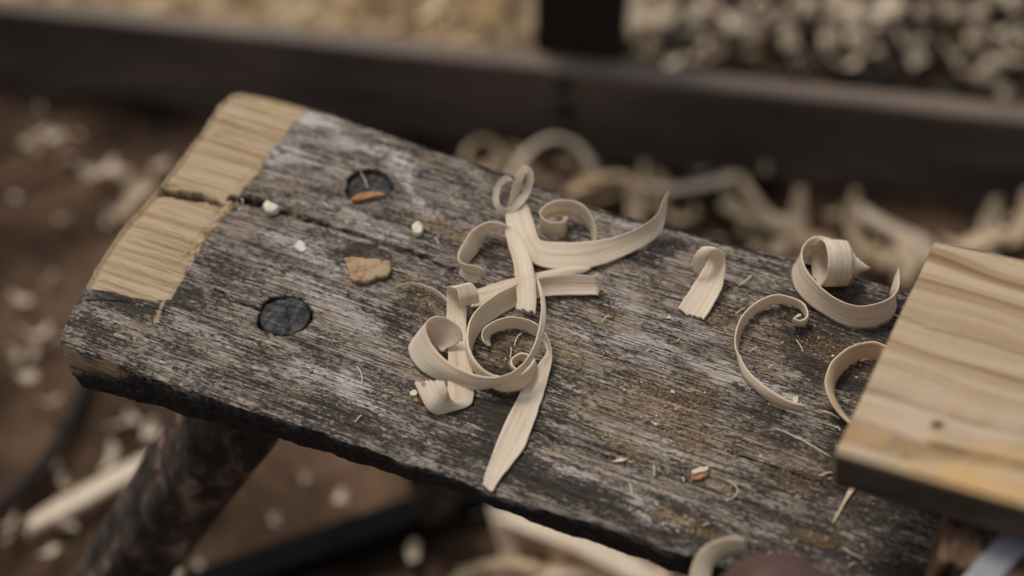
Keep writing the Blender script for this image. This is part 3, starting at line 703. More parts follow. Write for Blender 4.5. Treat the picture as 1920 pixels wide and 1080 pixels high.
chunk('wood_crumb', 'cream crumb sitting on the long crack by the pale cut end', 'wood crumb', [(492, 382), (500, 376), (512, 379), (523, 388), (516, 396), (500, 396)], (0, 0), 1, .0003, .0035, 'wax', seed=8, dome=.001)
chunk('wood_chip', 'small white triangular chip near the middle of the bench head', 'wood chip', [(1385, 145), (1410, 165), (1425, 205), (1390, 215), (1352, 185)], R2o, 3, .0003, .0012, 'whitechip', seed=9, sharp=True)
chunk('wood_chip', 'white sliver stuck on an orange flake in front of the bare bench area', 'wood chip', [(236, 258), (300, 232), (368, 222), (368, 250), (300, 272), (240, 286)], (1240, 820), 4.154, .0015, .0012, 'chip', seed=10, sharp=True)
chunk('bark_flake', 'orange flake beneath the white sliver in front of the bare bench area', 'bark flake', [(232, 300), (300, 280), (366, 262), (356, 300), (300, 325), (240, 330)], (1240, 820), 4.154, .0002, .0014, 'barkedge', seed=11, sharp=True)
chunk('wood_chip', 'thin cream sliver right of the long pointed shaving', 'wood chip', [(1715, 735), (1770, 718), (1835, 715), (1810, 732), (1760, 742), (1720, 745)], (720, 680), 4, .0003, .0009, 'chip', seed=12)
chunk('wood_chip', 'pale square chip at the lower end of the C-shaped shaving', 'wood chip', [(590, 492), (625, 485), (622, 540), (588, 545)], (1340, 620), 4, .0003, .0035, 'chip', seed=13)
chunk('wood_chip', 'cream nub sticking out left of the rolled strip end', 'wood chip', [(188, 225), (215, 205), (245, 205), (245, 240), (215, 248)], (720, 680), 4, .0003, .002, 'chip', seed=14)
chunk('wood_crumb', 'tiny yellow crumb below the rolled strip end', 'wood crumb', [(222, 270), (240, 260), (256, 272), (250, 292), (228, 290)], (720, 680), 4, .0003, .0018, 'barkedge', seed=15)

# fine fibres and slivers, one by one
fib = [(1520, 740, 560, 742), ]
fibres = [[(1345, 540), (1352, 520)], [(668, 685), (677, 700), (680, 722)], [(1385, 535), (1400, 525), (1410, 515)], [(1378, 590), (1398, 576)], [(665, 792), (678, 778)], [(455, 382), (452, 372)], [(675, 322), (690, 354)], [(815, 445), (822, 458)],
          [(1492, 636), (1502, 650), (1506, 662)], [(1404, 660), (1420, 652)], [(1290, 675), (1300, 670)], [(958, 650), (956, 674)], [(964, 650), (970, 632), (980, 624)], [(1128, 604), (1135, 596), (1142, 592)], [(1362, 900), (1378, 910), (1383, 922), (1372, 934), (1360, 936)],
          [(1578, 1026), (1598, 1038), (1620, 1048)], [(1535, 893), (1562, 886)], [(1574, 876), (1588, 884)], [(1278, 895), (1282, 904)], [(1316, 986), (1331, 983)], [(1438, 1040), (1446, 1034)], [(1735, 545), (1700, 560)], [(1658, 588), (1690, 596)], [(1450, 800), (1560, 858)], [(1225, 870), (1226, 895)],
          [(1268, 640), (1276, 636)], [(1180, 905), (1184, 930)], [(605, 380), (614, 389)], [(1440, 690), (1452, 684)], [(1565, 800), (1576, 808)], [(1540, 770), (1575, 786)], [(1590, 1062), (1606, 1056)], [(1210, 660), (1222, 655)]]
for i, pp in enumerate(fibres):
    c = np.array([at(x, y, .0010 + (.0012 if 0 < j < len(pp)-1 else 0)) for j, (x, y) in enumerate(pp)])
    if len(c) == 2: c = np.array([c[0], (c[0]+c[1])/2+[.0004, .0004, .0006], c[1]])
    cc = catmull(c, 5); r = np.full(len(cc), .00028+.00022*random.random()); r[0] *= .3; r[-1] *= .3
    b = cc.mean(0); o = tube('wood_fibre', cc-b, r, M['chip'], seg=6); o.location = tuple(b)
    tag(o, 'tiny pale wood fibre lying on the weathered bench top', 'wood fibre', 'loose fibres on the bench')

# sawdust: too many grains to count
def sawdust():
    rng = np.random.default_rng(5)
    spots = [(815, 415, 50, 14, 90), (870, 445, 50, 18, 90), (790, 550, 40, 30, 70), (800, 690, 40, 20, 50), (1250, 760, 120, 60, 420), (1130, 740, 80, 50, 160), (1080, 650, 60, 40, 120), (1310, 850, 110, 60, 260), (1180, 830, 90, 50, 160),
             (1480, 900, 130, 70, 260), (1580, 660, 90, 40, 150), (1420, 620, 120, 60, 220), (1340, 560, 110, 50, 130), (1270, 980, 90, 16, 130), (1540, 1010, 80, 30, 120), (960, 640, 50, 50, 110), (900, 460, 90, 40, 90), (1200, 560, 120, 50, 150),
             (1640, 900, 60, 60, 90), (420, 390, 40, 20, 70), (400, 420, 30, 30, 70), (600, 460, 160, 70, 90), (1050, 480, 160, 60, 90), (600, 700, 250, 70, 60), (760, 330, 120, 40, 60), (1300, 700, 300, 160, 420), (560, 405, 60, 6, 40)]
    V = []; Fc = []; mi = []
    for (sx, sy, rx, ry, n) in spots:
        for _ in range(n):
            a, b = rng.normal(0, .6, 2)
            x = sx+a*rx; y = sy+b*ry+a*rx*.33
            p = at(x, y, .0007); q = to_local(p)
            if q[1] < ynear(q[0])+.006 or q[1] > yfar(q[0])-.004 or q[0] < .02: continue
            L = rng.uniform(.00022, .00060)*(1+1.6*(rng.random() < .06)); w_ = L*rng.uniform(.25, .8); h = L*.22
            th = rng.uniform(0, math.pi); ca, sa = math.cos(th)*L, math.sin(th)*L; cb, sb = -math.sin(th)*w_, math.cos(th)*w_
            tl = rng.uniform(-.3, .3)*L
            k = len(V); z = p[2]
            V += [(p[0]-ca, p[1]-sa, z-tl), (p[0]+cb, p[1]+sb, z+h), (p[0]+ca, p[1]+sa, z+tl), (p[0]-cb, p[1]-sb, z+h*.4), (p[0], p[1], z+h*1.6), (p[0], p[1], z-h)]
            m_ = 1 if rng.random() < .62 else (2 if rng.random() < .5 else 0)
            for f in ((0, 4, 1), (1, 4, 2), (2, 4, 3), (3, 4, 0), (1, 5, 0), (2, 5, 1), (3, 5, 2), (0, 5, 3)):
                Fc.append((k+f[0], k+f[1], k+f[2])); mi.append(m_)
    me = mesh(V, Fc); o = link('sawdust', me, M['chip'], smooth_=False)
    me.materials.append(mat_simple('sawdust_ochre', [(.3, (.34, .18, .06)), (.7, (.52, .33, .15))], (900, 900, 900), .9)); me.materials.append(M['twig'])
    if len(me.polygons) == len(mi): me.polygons.foreach_set('material_index', mi)
    tag(o, 'orange and cream sawdust sprinkled over the weathered bench top', 'sawdust', kind='stuff')
sawdust()

# ------------------------------------------------------------------ raised board, block, handle, steel bar
def box_geo(c0, ax, ay, az, nx=1, ny=1, nz=1):
    """box with bevel-free subdivided faces; c0 corner, ax/ay/az edge vectors"""
    V = []; Fc = []
    def grid(o, a, b, n, m):
        k = len(V)
        for i in range(n+1):
            for j in range(m+1): V.append(o+a*i/n+b*j/m)
        for i in range(n):
            for j in range(m):
                q = k+i*(m+1)+j; Fc.append((q, q+m+1, q+m+2, q+1))
    grid(c0+az, ax, ay, nx, ny); grid(c0, ay, ax, ny, nx); grid(c0, ax, az, nx, nz); grid(c0+ay, az, ax, nz, nx); grid(c0, az, ay, nz, ny); grid(c0+ax, ay, az, ny, nz)
    return V, Fc
def finish_box(name, V, Fc, mat, bevel, parent=None, loc=None, rot=None):
    me = mesh(V, Fc); o = link(name, me, mat, parent, smooth_=False)
    import bmesh
    bm = bmesh.new(); bm.from_mesh(me); bmesh.ops.remove_doubles(bm, verts=bm.verts, dist=1e-5); bmesh.ops.recalc_face_normals(bm, faces=bm.faces)
    ed = [e for e in bm.edges if len(e.link_faces) == 2 and e.calc_face_angle(0) > .7]
    if bevel: bmesh.ops.bevel(bm, geom=ed, offset=bevel, segments=3, profile=.5, affect='EDGES')
    for f in bm.faces: f.smooth = True
    bm.to_mesh(me); bm.free()
    return o

def mat_board():
    g = NG('planed_pine', .6, .3)
    wv = g.noise(g.coord(scale=(3.2, 9, 9)), 1, 2, .5)
    c = g.n('ShaderNodeTexCoord'); sx = g.n('ShaderNodeSeparateXYZ'); g.l(c.outputs['Object'], sx.inputs[0])
    yy = g.math('ADD', sx.outputs[1], g.math('MULTIPLY', wv, .13))
    cmb = g.n('ShaderNodeCombineXYZ'); g.l(g.math('MULTIPLY', sx.outputs[0], 1.2), cmb.inputs[0]); g.l(g.math('MULTIPLY', yy, 75), cmb.inputs[1])
    rings = g.noise(cmb.outputs[0], 1, 3, .55, .2)
    col = g.ramp(rings, [(.34, (.18, .10, .042)), (.42, (.29, .185, .092)), (.50, (.40, .29, .172)), (.60, (.45, .345, .225)), (.70, (.33, .225, .122))])
    fine = g.noise(g.coord(scale=(20, 500, 60)), 1, 3, .6)
    col = g.mix(.35, col, g.ramp(fine, [(.3, .7), (.6, 1.1)]), 'MULTIPLY')
    st_ = g.noise(g.coord(scale=(16, 26, 20)), 1, 4, .6)
    col = g.mix(g.math('MULTIPLY', g.ramp(st_, [(.5, 0), (.62, 1)]), g.attr('worn')), col, (.50, .45, .44))
    col = g.mix(g.math('MULTIPLY', g.ramp(g.noise(g.coord(scale=(30, 40, 20)), 1, 3, .6), [(.45, 0), (.6, .8)]), g.attr('worn')), col, (.55, .33, .12))
    col = g.mix(g.attr('knot'), col, (.10, .055, .03))
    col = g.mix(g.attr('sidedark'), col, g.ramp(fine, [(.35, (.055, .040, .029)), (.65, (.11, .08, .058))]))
    saw = g.noise(g.coord(scale=(420, 60, 100)), 1, 3, .7); col = g.mix(.09, col, g.ramp(saw, [(.35, .6), (.6, 1.2)]), 'MULTIPLY')
    g.col(col); g.bump(fine, .4, .0008); return g.m
BH = .078
bp1, bp2 = at(1752, 448, BH), at(1563, 850, BH)
acr = bp1-bp2; bw_ = np.linalg.norm(acr); ay = acr/bw_
al0 = np.array([ay[1], -ay[0], 0.])
BT = math.radians(9)
alx = al0*math.cos(BT)+np.array([0, 0, math.sin(BT)])
nz_ = np.cross(alx, ay)
def build_board():
    o_ = empty('raised_board', tuple(bp2-nz_*.024))
    me_rot = Matrix(((alx[0], ay[0], nz_[0]), (alx[1], ay[1], nz_[1]), (alx[2], ay[2], nz_[2])))
    Lb = .42; th = .024
    V, Fc = box_geo(np.zeros(3), np.array([Lb, 0, 0]), np.array([0, bw_, 0]), np.array([0, 0, th]), 180, 90, 6)
    b = finish_box('board', V, Fc, mat_board(), .0022)
    bpy.data.objects.remove(o_)
    me = b.data; n = len(me.vertices); co = np.empty(n*3, np.float32); me.vertices.foreach_get('co', co); co = co.reshape(-1, 3)
    top = smooth(th*.7, th*.95, co[:, 2])
    worn = smooth(.075, .0, co[:, 1]+.0*co[:, 0])*top*(.4+.6*smooth(0, .05, co[:, 0]))
    Pw = bp2-nz_*.024 + np.outer(co[:, 0], alx)+np.outer(co[:, 1], ay)+np.outer(co[:, 2], nz_)
    px, py = proj(Pw)
    knot = np.maximum(smooth(13, 5, np.hypot((px-1758)/1.4, py-797)), smooth(9, 3, np.hypot(px-1700, (py-855)))*.7)*top
    c_, _ = seg_dist(px, py, [(1660, 584), (1700, 598), (1744, 616), (1797, 628), (1860, 646), (2050, 706)]); knot = np.maximum(knot, .6*smooth(4.5, 1, c_)*top)
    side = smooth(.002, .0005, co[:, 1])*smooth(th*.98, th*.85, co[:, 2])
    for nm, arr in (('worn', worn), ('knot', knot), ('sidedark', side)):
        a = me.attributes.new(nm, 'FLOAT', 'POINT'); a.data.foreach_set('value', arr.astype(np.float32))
    co[:, 2] += (fbm(co[:, 0]*6, co[:, 1]*90, 71, 3)-.5)*.0012*top
    me.vertices.foreach_set('co', co.ravel()); me.update()
    b.name = 'raised_board'
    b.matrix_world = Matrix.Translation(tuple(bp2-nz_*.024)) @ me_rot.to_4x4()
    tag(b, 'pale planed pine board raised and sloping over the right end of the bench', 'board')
    chip = np.array([1865, 776])
build_board()

def build_block():
    base = at(1712, 1150, .0005)
    bl = to_local(base)
    W, Dp, Hh = .16, .055, .055
    n = 200; m = 40
    V = []; Fc = []
    prof = []
    for i in range(n+1):
        x = W*i/n
        g_ = .0045*abs(math.sin(x*330+1.4*math.sin(x*90)))**.7
        prof.append((x, g_))
    for j in range(m+1):
        z = Hh*j/m
        for i, (x, g_) in enumerate(prof):
            w_ = (float(vnoise(np.array(x*500.), np.array(z*60.), 3))-.5)*.002
            V.append(np.array([x + z*.02, -g_+w_, z]))
    for j in range(m):
        for i in range(n):
            q = j*(n+1)+i; Fc.append((q, q+1, q+n+2, q+n+1))
    k = len(V)
    for j in (0, m):
        z = Hh*j/m
        V += [np.array([0+z*.02, Dp, z]), np.array([W+z*.02, Dp, z])]
    b0, b1, t0, t1 = k, k+1, k+2, k+3
    Fc.append(tuple([j*(n+1) for j in range(m+1)][::-1][::-1]) + (t0, b0))
    Fc.append(tuple([(m-j)*(n+1)+n for j in range(m+1)]) + (b1, t1))
    Fc.append(tuple(m*(n+1)+i for i in range(n+1)) + (t1, t0)); Fc.append(tuple(n-i for i in range(n+1)) + (b0, b1))
    Fc.append((b0, t0, t1, b1))
    g = NG('grooved_bark', .9, .15)
    nn = g.noise(g.coord(scale=(260, 80, 40)), 1, 5, .7)
    g.col(g.ramp(nn, [(.35, (.04, .024, .015)), (.5, (.14, .085, .052)), (.68, (.26, .16, .10))])); g.bump(nn, .8, .0015)
    o = link('support_block', mesh(V, Fc), g.m, smooth_=False)
    o.location = tuple(base); o.rotation_euler = (0, 0, math.atan2(ux[1], ux[0]))
    tag(o, 'dark brown block with deep vertical bark grooves under the raised board', 'wooden block')
build_block()

def build_handle():
    # turned grip, rounded end towards the curl, lying over the front edge of the bench
    a = at(1350, 1090, .050); b = at(1640, 1290, .050)
    d = (b-a)/np.linalg.norm(b-a)
    pts = []; rad = []
    R = .0310
    for k in range(9):
        th = k/8*math.pi/2; pts.append(a + d*(R*1.0*(1-math.cos(th)))); rad.append(max(.0008, R*.98*math.sin(th)))
    for k in range(1, 8): pts.append(a+d*(R+.022*k)); rad.append(R*(.98+.02*math.cos(k*.5)))
    b0 = np.array(a)
    o = tube('tool_handle', [p-b0 for p in pts], rad, M['handle'], seg=48); o.location = tuple(b0)
    tag(o, 'smooth dark brown rounded tool handle at the bottom edge of the picture', 'tool handle')
build_handle()
def build_steel():
    a = at(1800, 1180, .050); b = at(2028, 916, .058)
    d = b-a; L = np.linalg.norm(d); d /= L; s_ = np.cross(d, [0, 0, 1]); s_ /= np.linalg.norm(s_); u_ = np.cross(s_, d)
    V, Fc = box_geo(np.zeros(3), np.array([L, 0, 0]), np.array([0, .0135, 0]), np.array([0, 0, .004]), 20, 4, 1)
    o = finish_box('steel_bar', V, Fc, M['steel'], .001)
    o.matrix_world = Matrix.Translation(tuple(a)) @ Matrix(((d[0], -s_[0], u_[0]), (d[1], -s_[1], u_[1]), (d[2], -s_[2], u_[2]))).to_4x4()
    tag(o, 'pale grey flat steel bar crossing the bottom right corner', 'steel bar')
build_steel()

# ------------------------------------------------------------------ background: beam, post
def ray_to_plane(x, y, p0, n):
    d = FWD*F_PX + np.array([1., 0, 0])*(x-960) + UP*(540-y)
    t = ((p0-CAM)@n)/(d@n); return CAM+d*t
g0 = at(100, 161, 0, 0); g1_ = at(1800, 357, 0, 0)
bd = (g1_-g0)/np.linalg.norm(g1_-g0); bn = np.array([-bd[1], bd[0], 0.])
hs = [ray_to_plane(x, 137+.095*(x-1100), g0, bn)[2] for x in (300, 1000, 1700)]
BHT = float(np.mean(hs))
back = [((at(x, 108+.115*(x-1100), BHT, 0)-g0)@bn) for x in (400, 1000, 1700)]
BTH = float(np.mean(back))
print('beam h', hs, 'thick', back, 'board w', bw_)
def build_beam():
    root = empty('timber_beam', tuple(g0-bd*.9)); root.rotation_euler = (0, 0, math.atan2(bd[1], bd[0]))
    V, Fc = box_geo(np.array([0, 0, -.02]), np.array([3.2, 0, 0]), np.array([0, BTH, 0]), np.array([0, 0, BHT+.02]), 160, 6, 10)
    b = finish_box('beam_body', V, Fc, M['beam'], .004, root)
    me = b.data; n = len(me.vertices); co = np.empty(n*3, np.float32); me.vertices.foreach_get('co', co); co = co.reshape(-1, 3)
    co[:, 1] += (fbm(co[:, 0]*6, co[:, 2]*20, 81)-.5)*.006; co[:, 2] += (fbm(co[:, 0]*5, co[:, 1]*20, 83)-.5)*.008
    me.vertices.foreach_set('co', co.ravel()); me.update()
    me.materials.clear()
    g = NG('pale_top_beam_wood', .8, .25)
    nn = g.noise(g.coord(scale=(3, 14, 14)), 1, 6, .65, .3); sxyz = g.n('ShaderNodeSeparateXYZ'); cc = g.n('ShaderNodeTexCoord'); g.l(cc.outputs['Object'], sxyz.inputs[0])
    c = g.ramp(nn, [(.3, (.042, .034, .027)), (.5, (.098, .075, .060)), (.7, (.18, .125, .095))])
    top_tone = g.ramp(g.math('DIVIDE', sxyz.outputs[2], BHT), [(.93, 0), (.985, 1)])  # beam colour turns paler at its top
    c = g.mix(top_tone, c, g.ramp(nn, [(.3, (.10, .075, .058)), (.7, (.24, .185, .145))]))
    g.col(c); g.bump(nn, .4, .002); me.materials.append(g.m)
    for (x, y) in ((1057, 157), (1061, 206)):
        p = ray_to_plane(x, y, g0, bn); q = p-(g0-bd*.9)
        lx, lz = q@bd, q[2]
        tube('bolt', [np.array([lx, .004, lz]), np.array([lx, -.006, lz]), np.array([lx, -.010, lz])], [.0105, .0105, .007], M['iron'], root, seg=6)
    tag(root, 'long dark timber beam lying across the background with two black bolts', 'beam')
build_beam()
def build_post():
    pc = ray_to_plane(1080, 92, g0+bn*(BTH+.003), bn); x0 = ray_to_plane(1001, 92, g0+bn*(BTH+.003), bn); x1 = ray_to_plane(1160, 92, g0+bn*(BTH+.003), bn)
    wd = np.linalg.norm(x1-x0)
    x0[2] = -.03
    V, Fc = box_geo(np.zeros(3), bd*wd, bn*.1, np.array([0, 0, 1.3]), 4, 4, 40)
    o = finish_box('timber_post', V, Fc, M['post'], .004); o.location = tuple(x0)
    tag(o, 'dark upright square post standing right behind the beam', 'post')
build_post()

# ------------------------------------------------------------------ shavings on the ground
def curl_geo(c, L, w_, turns, rng, tightness=1., th=.0012, sub=3, seed=1):
    """random free curl: circular arc of given turning in a random plane, width along the arc axis"""
    ax = rng.normal(0, 1, 3); ax[2] *= .8; ax /= np.linalg.norm(ax)
    e1 = np.cross(ax, [0, 0, 1.]); e1 /= np.linalg.norm(e1)+1e-9; e2 = np.cross(ax, e1)
    n = max(4, int(6*turns)+3); A = []; B = []; ang = 2*math.pi*turns; R = L/max(ang, .4)
    for i in range(n+1):
        q = i/n; t = ang*q; r = R*(1-.45*q*tightness)
        p = e1*math.cos(t)*r + e2*math.sin(t)*r + ax*(w_*.6*q)
        ww = w_*(1-.5*q)*(.35+.65*min(1, q*5))
        A.append(p-ax*ww/2); B.append(p+ax*ww/2)
    A = np.array(A); B = np.array(B); mz = min(A[:, 2].min(), B[:, 2].min())
    off = np.array([c[0], c[1], c[2]-mz]); m = (A.mean(0)+B.mean(0))/2; off[:2] -= m[:2]
    return ribbon_geo(A+off, B+off, sub=sub, nw=4, th=th, crown=.001, seed=seed, rag=.002)
rg = np.random.default_rng(21)

# chips scattered on the soil left of the bench
chips = [(75, 630, 20), (30, 672, 12), (62, 665, 12), (53, 712, 14), (95, 755, 12), (40, 563, 14), (95, 525, 9), (118, 418, 12), (283, 813, 18), (208, 866, 16), (222, 798, 10), (250, 786, 10), (128, 915, 15), (18, 985, 12), (15, 1012, 12), (128, 990, 10), (93, 1038, 12), (52, 1000, 8),
         (80, 207, 10), (52, 270, 14), (104, 262, 14), (108, 300, 12), (150, 255, 8), (305, 312, 12), (115, 640, 8), (520, 985, 12), (775, 1040, 14), (640, 938, 14), (322, 1075, 14), (105, 868, 10), (375, 1062, 8), (570, 900, 8), (200, 420, 8), (30, 372, 8), (700, 1010, 8), (450, 870, 8), (172, 335, 17), (200, 322, 18), (228, 330, 15), (262, 358, 18), (245, 385, 16), (222, 405, 14), (285, 342, 14), (66, 288, 13), (120, 285, 13), (135, 300, 10), (80, 250, 10)]
for i, (x, y, r) in enumerate(chips):
    c = at(x, y, .004, 0)
    g = curl_geo(c, r/1000*2.3, r/1000*1.1, rg.uniform(.15, .5), rg, seed=i+100)
    shaving(('large blurred pale chip just left of the leg' if r > 15 and x > 200 else 'bright pale chip at the left picture edge beside the dark root' if r > 17 else 'pale chip on dark ground in the upper left, in front of the beam' if y < 450 else 'pale chip on brown soil left of the plank end' if y < 780 else 'small pale chip near the split stick at the lower left') if x < 500 else 'small pale wood chip on the ground in front of the bench', g, 'shav', 'pale chips scattered on the ground', 'wood_chip', 'wood chip')

def gstrip(label, pts, w_, roll=20, mat='shav_tan', seed=1, group='long shavings lying on the ground', th=.0015):
    """strip on the ground through photo points (x, y, height m); roll: tilt of the strip's width from flat"""
    P = np.array([at(x, y, z, 0) for x, y, z in pts]); T = np.gradient(P, axis=0); T /= np.linalg.norm(T, axis=1)[:, None]
    H = np.cross(T, [0, 0, 1.]); H /= np.linalg.norm(H, axis=1)[:, None]+1e-9
    U = np.cross(H, T)
    rr = roll if hasattr(roll, '__len__') else [roll]*len(P)
    D = np.array([h*math.cos(math.radians(a))+u*math.sin(math.radians(a)) for h, u, a in zip(H, U, rr)])
    ww = np.full(len(P), w_); ww[0] *= .7; ww[-1] *= .6
    shaving(label, ribbon_geo(P-D*ww[:, None]/2, P+D*ww[:, None]/2, sub=8, nw=7, th=th, seed=seed, crown=.002), mat, group)
gstrip('large arched shaving rising behind the bench next to the small looped curl', [(955, 345, .012), (975, 300, .03), (1010, 268, .05), (1045, 258, .055), (1085, 275, .045), (1108, 312, .03), (1112, 345, .012)], .024, 35, 'shav', 1)
gstrip('round tan curl lying just behind the far bench edge left of the arched shaving', [(870, 300, .012), (880, 272, .02), (905, 260, .025), (932, 272, .02), (938, 298, .015), (915, 320, .012), (890, 315, .012)], .018, 50, 'shav_gold', 2)
gstrip('tan shaving leaning down behind the bench, right of the arched shaving', [(1060, 365, .012), (1095, 348, .02), (1140, 330, .03), (1180, 335, .03), (1192, 372, .02), (1190, 420, .01)], .024, 30, 'shav_tan', 3)
gstrip('short tan shaving crossing below the arched shaving', [(1075, 350, .01), (1100, 330, .02), (1140, 335, .02)], .02, 20, 'shav_tan', 33)
gstrip('pale straight shaving pointing right behind the upswept tip', [(1195, 340, .03), (1240, 352, .03), (1290, 350, .03), (1340, 340, .035), (1385, 325, .04)], .024, 25, 'shav', 4)
gstrip('narrow tan shaving dropping diagonally behind the bench middle', [(1388, 328, .035), (1410, 365, .03), (1440, 400, .02), (1480, 425, .015), (1530, 445, .012)], .018, 25, 'shav_tan', 5)
gstrip('tan strip slanting down to the corner of the raised board', [(1592, 378, .02), (1630, 405, .02), (1680, 432, .02), (1730, 455, .015), (1760, 500, .01)], .028, 20, 'shav', 6)
gstrip('tan loop of shaving on the ground behind the far bench edge', [(1450, 480, .012), (1470, 452, .02), (1520, 450, .025), (1570, 470, .02), (1600, 510, .012)], .03, 30, 'shav_tan', 7)
gstrip('short pale shaving beyond the far corner of the raised board', [(1800, 468, .012), (1835, 450, .02), (1870, 436, .02), (1885, 425, .02)], .026, 20, 'shav_tan', 8)
gstrip('tan shaving curled up between bench and raised board', [(1690, 440, .02), (1705, 480, .03), (1690, 530, .02)], .03, 20, 'shav_tan', 9)
for i, (x, y, r) in enumerate([(1395, 438, 12), (1418, 470, 14), (1310, 325, 9), (1435, 322, 9), (1560, 405, 10), (1885, 410, 10), (1780, 455, 12), (1545, 470, 14), (1345, 450, 8), (1300, 400, 7), (1060, 310, 10), (1890, 460, 12), (1640, 470, 14), (1480, 500, 12), (1500, 405, 8)]):
    shaving('small pale wood chip on the ground behind the bench', curl_geo(at(x, y, .004, 0), r/1000*3, r/1000*1.2, rg.uniform(.3, .8), rg, seed=i+300), 'shav_tan', 'pale chips scattered on the ground', 'wood_chip', 'wood chip')
tang = [(1250, 395, .012, .13), (1330, 420, .012, .10), (1420, 425, .012, .12), (1500, 470, .015, .12), (1555, 430, .012, .12), (1610, 455, .012, .11), (1655, 500, .012, .12), (1705, 420, .012, .10), (1560, 500, .012, .12), (1120, 375, .012, .10), (1165, 398, .012, .09), (1235, 375, .012, .08),
        (1000, 330, .012, .08), (940, 325, .012, .09), (1855, 470, .015, .10), (1900, 440, .012, .10), (1470, 385, .012, .08), (1380, 380, .012, .07), (1720, 480, .014, .12), (1800, 425, .012, .08)]
for i, (x, y, w_, L) in enumerate(tang):
    if i % 3 == 1: continue
    lab = ('loose ribbon of shaving on the ground below the arched one behind the bench' if x < 1050 else 'loose ribbon of shaving on the ground behind the small spiral' if x < 1200 else 'loose ribbon of shaving on the ground behind the upswept tip' if x < 1340 else
           'loose ribbon of shaving on the ground under the narrow diagonal one' if x < 1480 else 'loose ribbon of shaving on the ground behind the shell-like cone' if x < 1640 else 'loose ribbon of shaving on the ground near the far corner of the raised board')
    shaving(lab, curl_geo(at(x, y, .006, 0), L*1.2, w_*1.8, rg.uniform(.12, .42), rg, seed=i+600, sub=5), 'shav_tan' if i % 2 else 'shav_gold', 'loose ribbons on the ground behind the bench')
# bottom, seen below the near edge
gstrip('long pale split stick of wood lying left of the front leg', [(55, 985, .012), (120, 950, .012), (185, 915, .012), (240, 885, .012), (330, 838, .012)], .022, 10, 'shav', 11, None, .006)
gstrip('broad pale shaving running along under the near bench edge at the bottom', [(930, 960, .05), (1010, 985, .05), (1080, 1010, .05), (1160, 1050, .045), (1260, 1110, .04)], .03, 15, 'shav', 12)
gstrip('pale shaving standing below the bench edge left of the dark gap', [(925, 945, .06), (940, 985, .05), (955, 1030, .03), (950, 1080, .02), (940, 1130, .01)], .025, 40, 'shav', 13)
gstrip('arched tan shaving at the bottom edge under the bench', [(830, 1110, .012), (870, 1075, .02), (930, 1055, .03), (1000, 1060, .03), (1050, 1085, .02)], .022, 40, 'shav_tan', 14)
gstrip('pale arched shaving touching the bottom edge of the picture', [(960, 1110, .015), (1020, 1078, .03), (1090, 1072, .03), (1160, 1090, .02), (1220, 1120, .015)], .026, 35, 'shav', 15)
gstrip('tan shaving bridging behind the dark gap under the bench', [(985, 975, .03), (1040, 1000, .03), (1050, 1050, .025), (1035, 1095, .02)], .02, 30, 'shav_tan', 16)
gstrip('tan shaving at the right end of the heap under the bench', [(1090, 1020, .03), (1130, 1060, .025), (1140, 1120, .02)], .026, 20, 'shav_tan', 17)
gstrip('tan shaving filling the ground right of the dark gap under the bench', [(1040, 1010, .015), (1090, 1060, .015), (1160, 1110, .015)], .04, 5, 'shav_tan', 61)
gstrip('wide tan shaving under the arched ones at the bottom edge', [(860, 1090, .01), (960, 1085, .01), (1100, 1110, .012), (1260, 1140, .012)], .045, 5, 'shav_tan', 62)
for i, (x, y, r) in enumerate([(895, 955, 14), (1110, 1050, 16), (1180, 1075, 18), (1075, 1040, 12), (900, 1090, 16), (1230, 1090, 18)]):
    shaving('small tan wood chip in the shavings below the near bench edge', curl_geo(at(x, y, .006, 0), r/1000*3, r/1000*1.4, rg.uniform(.3, .8), rg, seed=i+340), 'shav_tan', 'pale chips scattered on the ground', 'wood_chip', 'wood chip')
# larger pale flakes upper left
gstrip('pale leaf-like shaving upper left, in front of the beam', [(158, 338, .012), (190, 322, .02), (225, 318, .02), (245, 318, .015)], .011, 25, 'shav', 18)
gstrip('tan leaf-like shaving upper left, closest to the bench end', [(290, 345, .012), (262, 362, .02), (238, 385, .02), (216, 410, .012)], .012, 25, 'shav_tan', 19)
tb = [at(x, y, z, 0) for x, y, z in [(-40, 350, .012), (0, 338, .015), (60, 305, .02), (105, 288, .025), (140, 270, .02)]]
b_ = np.mean(tb, 0); o = tube('twig', catmull(np.array(tb)-b_, 5), [.006]*21, M['twig'], seg=8, lump=.2); o.location = tuple(b_)
tag(o, 'reddish brown twig among pale flakes at the upper left', 'twig')
tb = [at(x, y, .008, 0) for x, y in [(200, 640), (165, 700), (145, 760), (115, 820), (70, 885), (10, 945), (-60, 1000)]]
b_ = np.mean(tb, 0); o = tube('dark_root', catmull(np.array(tb)-b_, 5), list(np.linspace(.006, .010, 31)), M['cord'], seg=10, lump=.2); o.location = tuple(b_)
tag(o, 'dark thin root curving over the ground left of the front leg', 'root')
a = at(330, 1118, .02, 0); b = at(1060, 868, .02, 0)
d = b-a; L = np.linalg.norm(d); d /= L; s_ = np.cross([0, 0, 1], d)
V, Fc = box_geo(np.zeros(3), d*L, s_*.034, np.array([0, 0, .03]), 20, 2, 2)
o = finish_box('black_bar', V, Fc, M['black'], .004); o.location = tuple(a-s_*.017-np.array([0, 0, .02]))
tag(o, 'straight black bar lying on the ground, disappearing under the bench', 'bar')

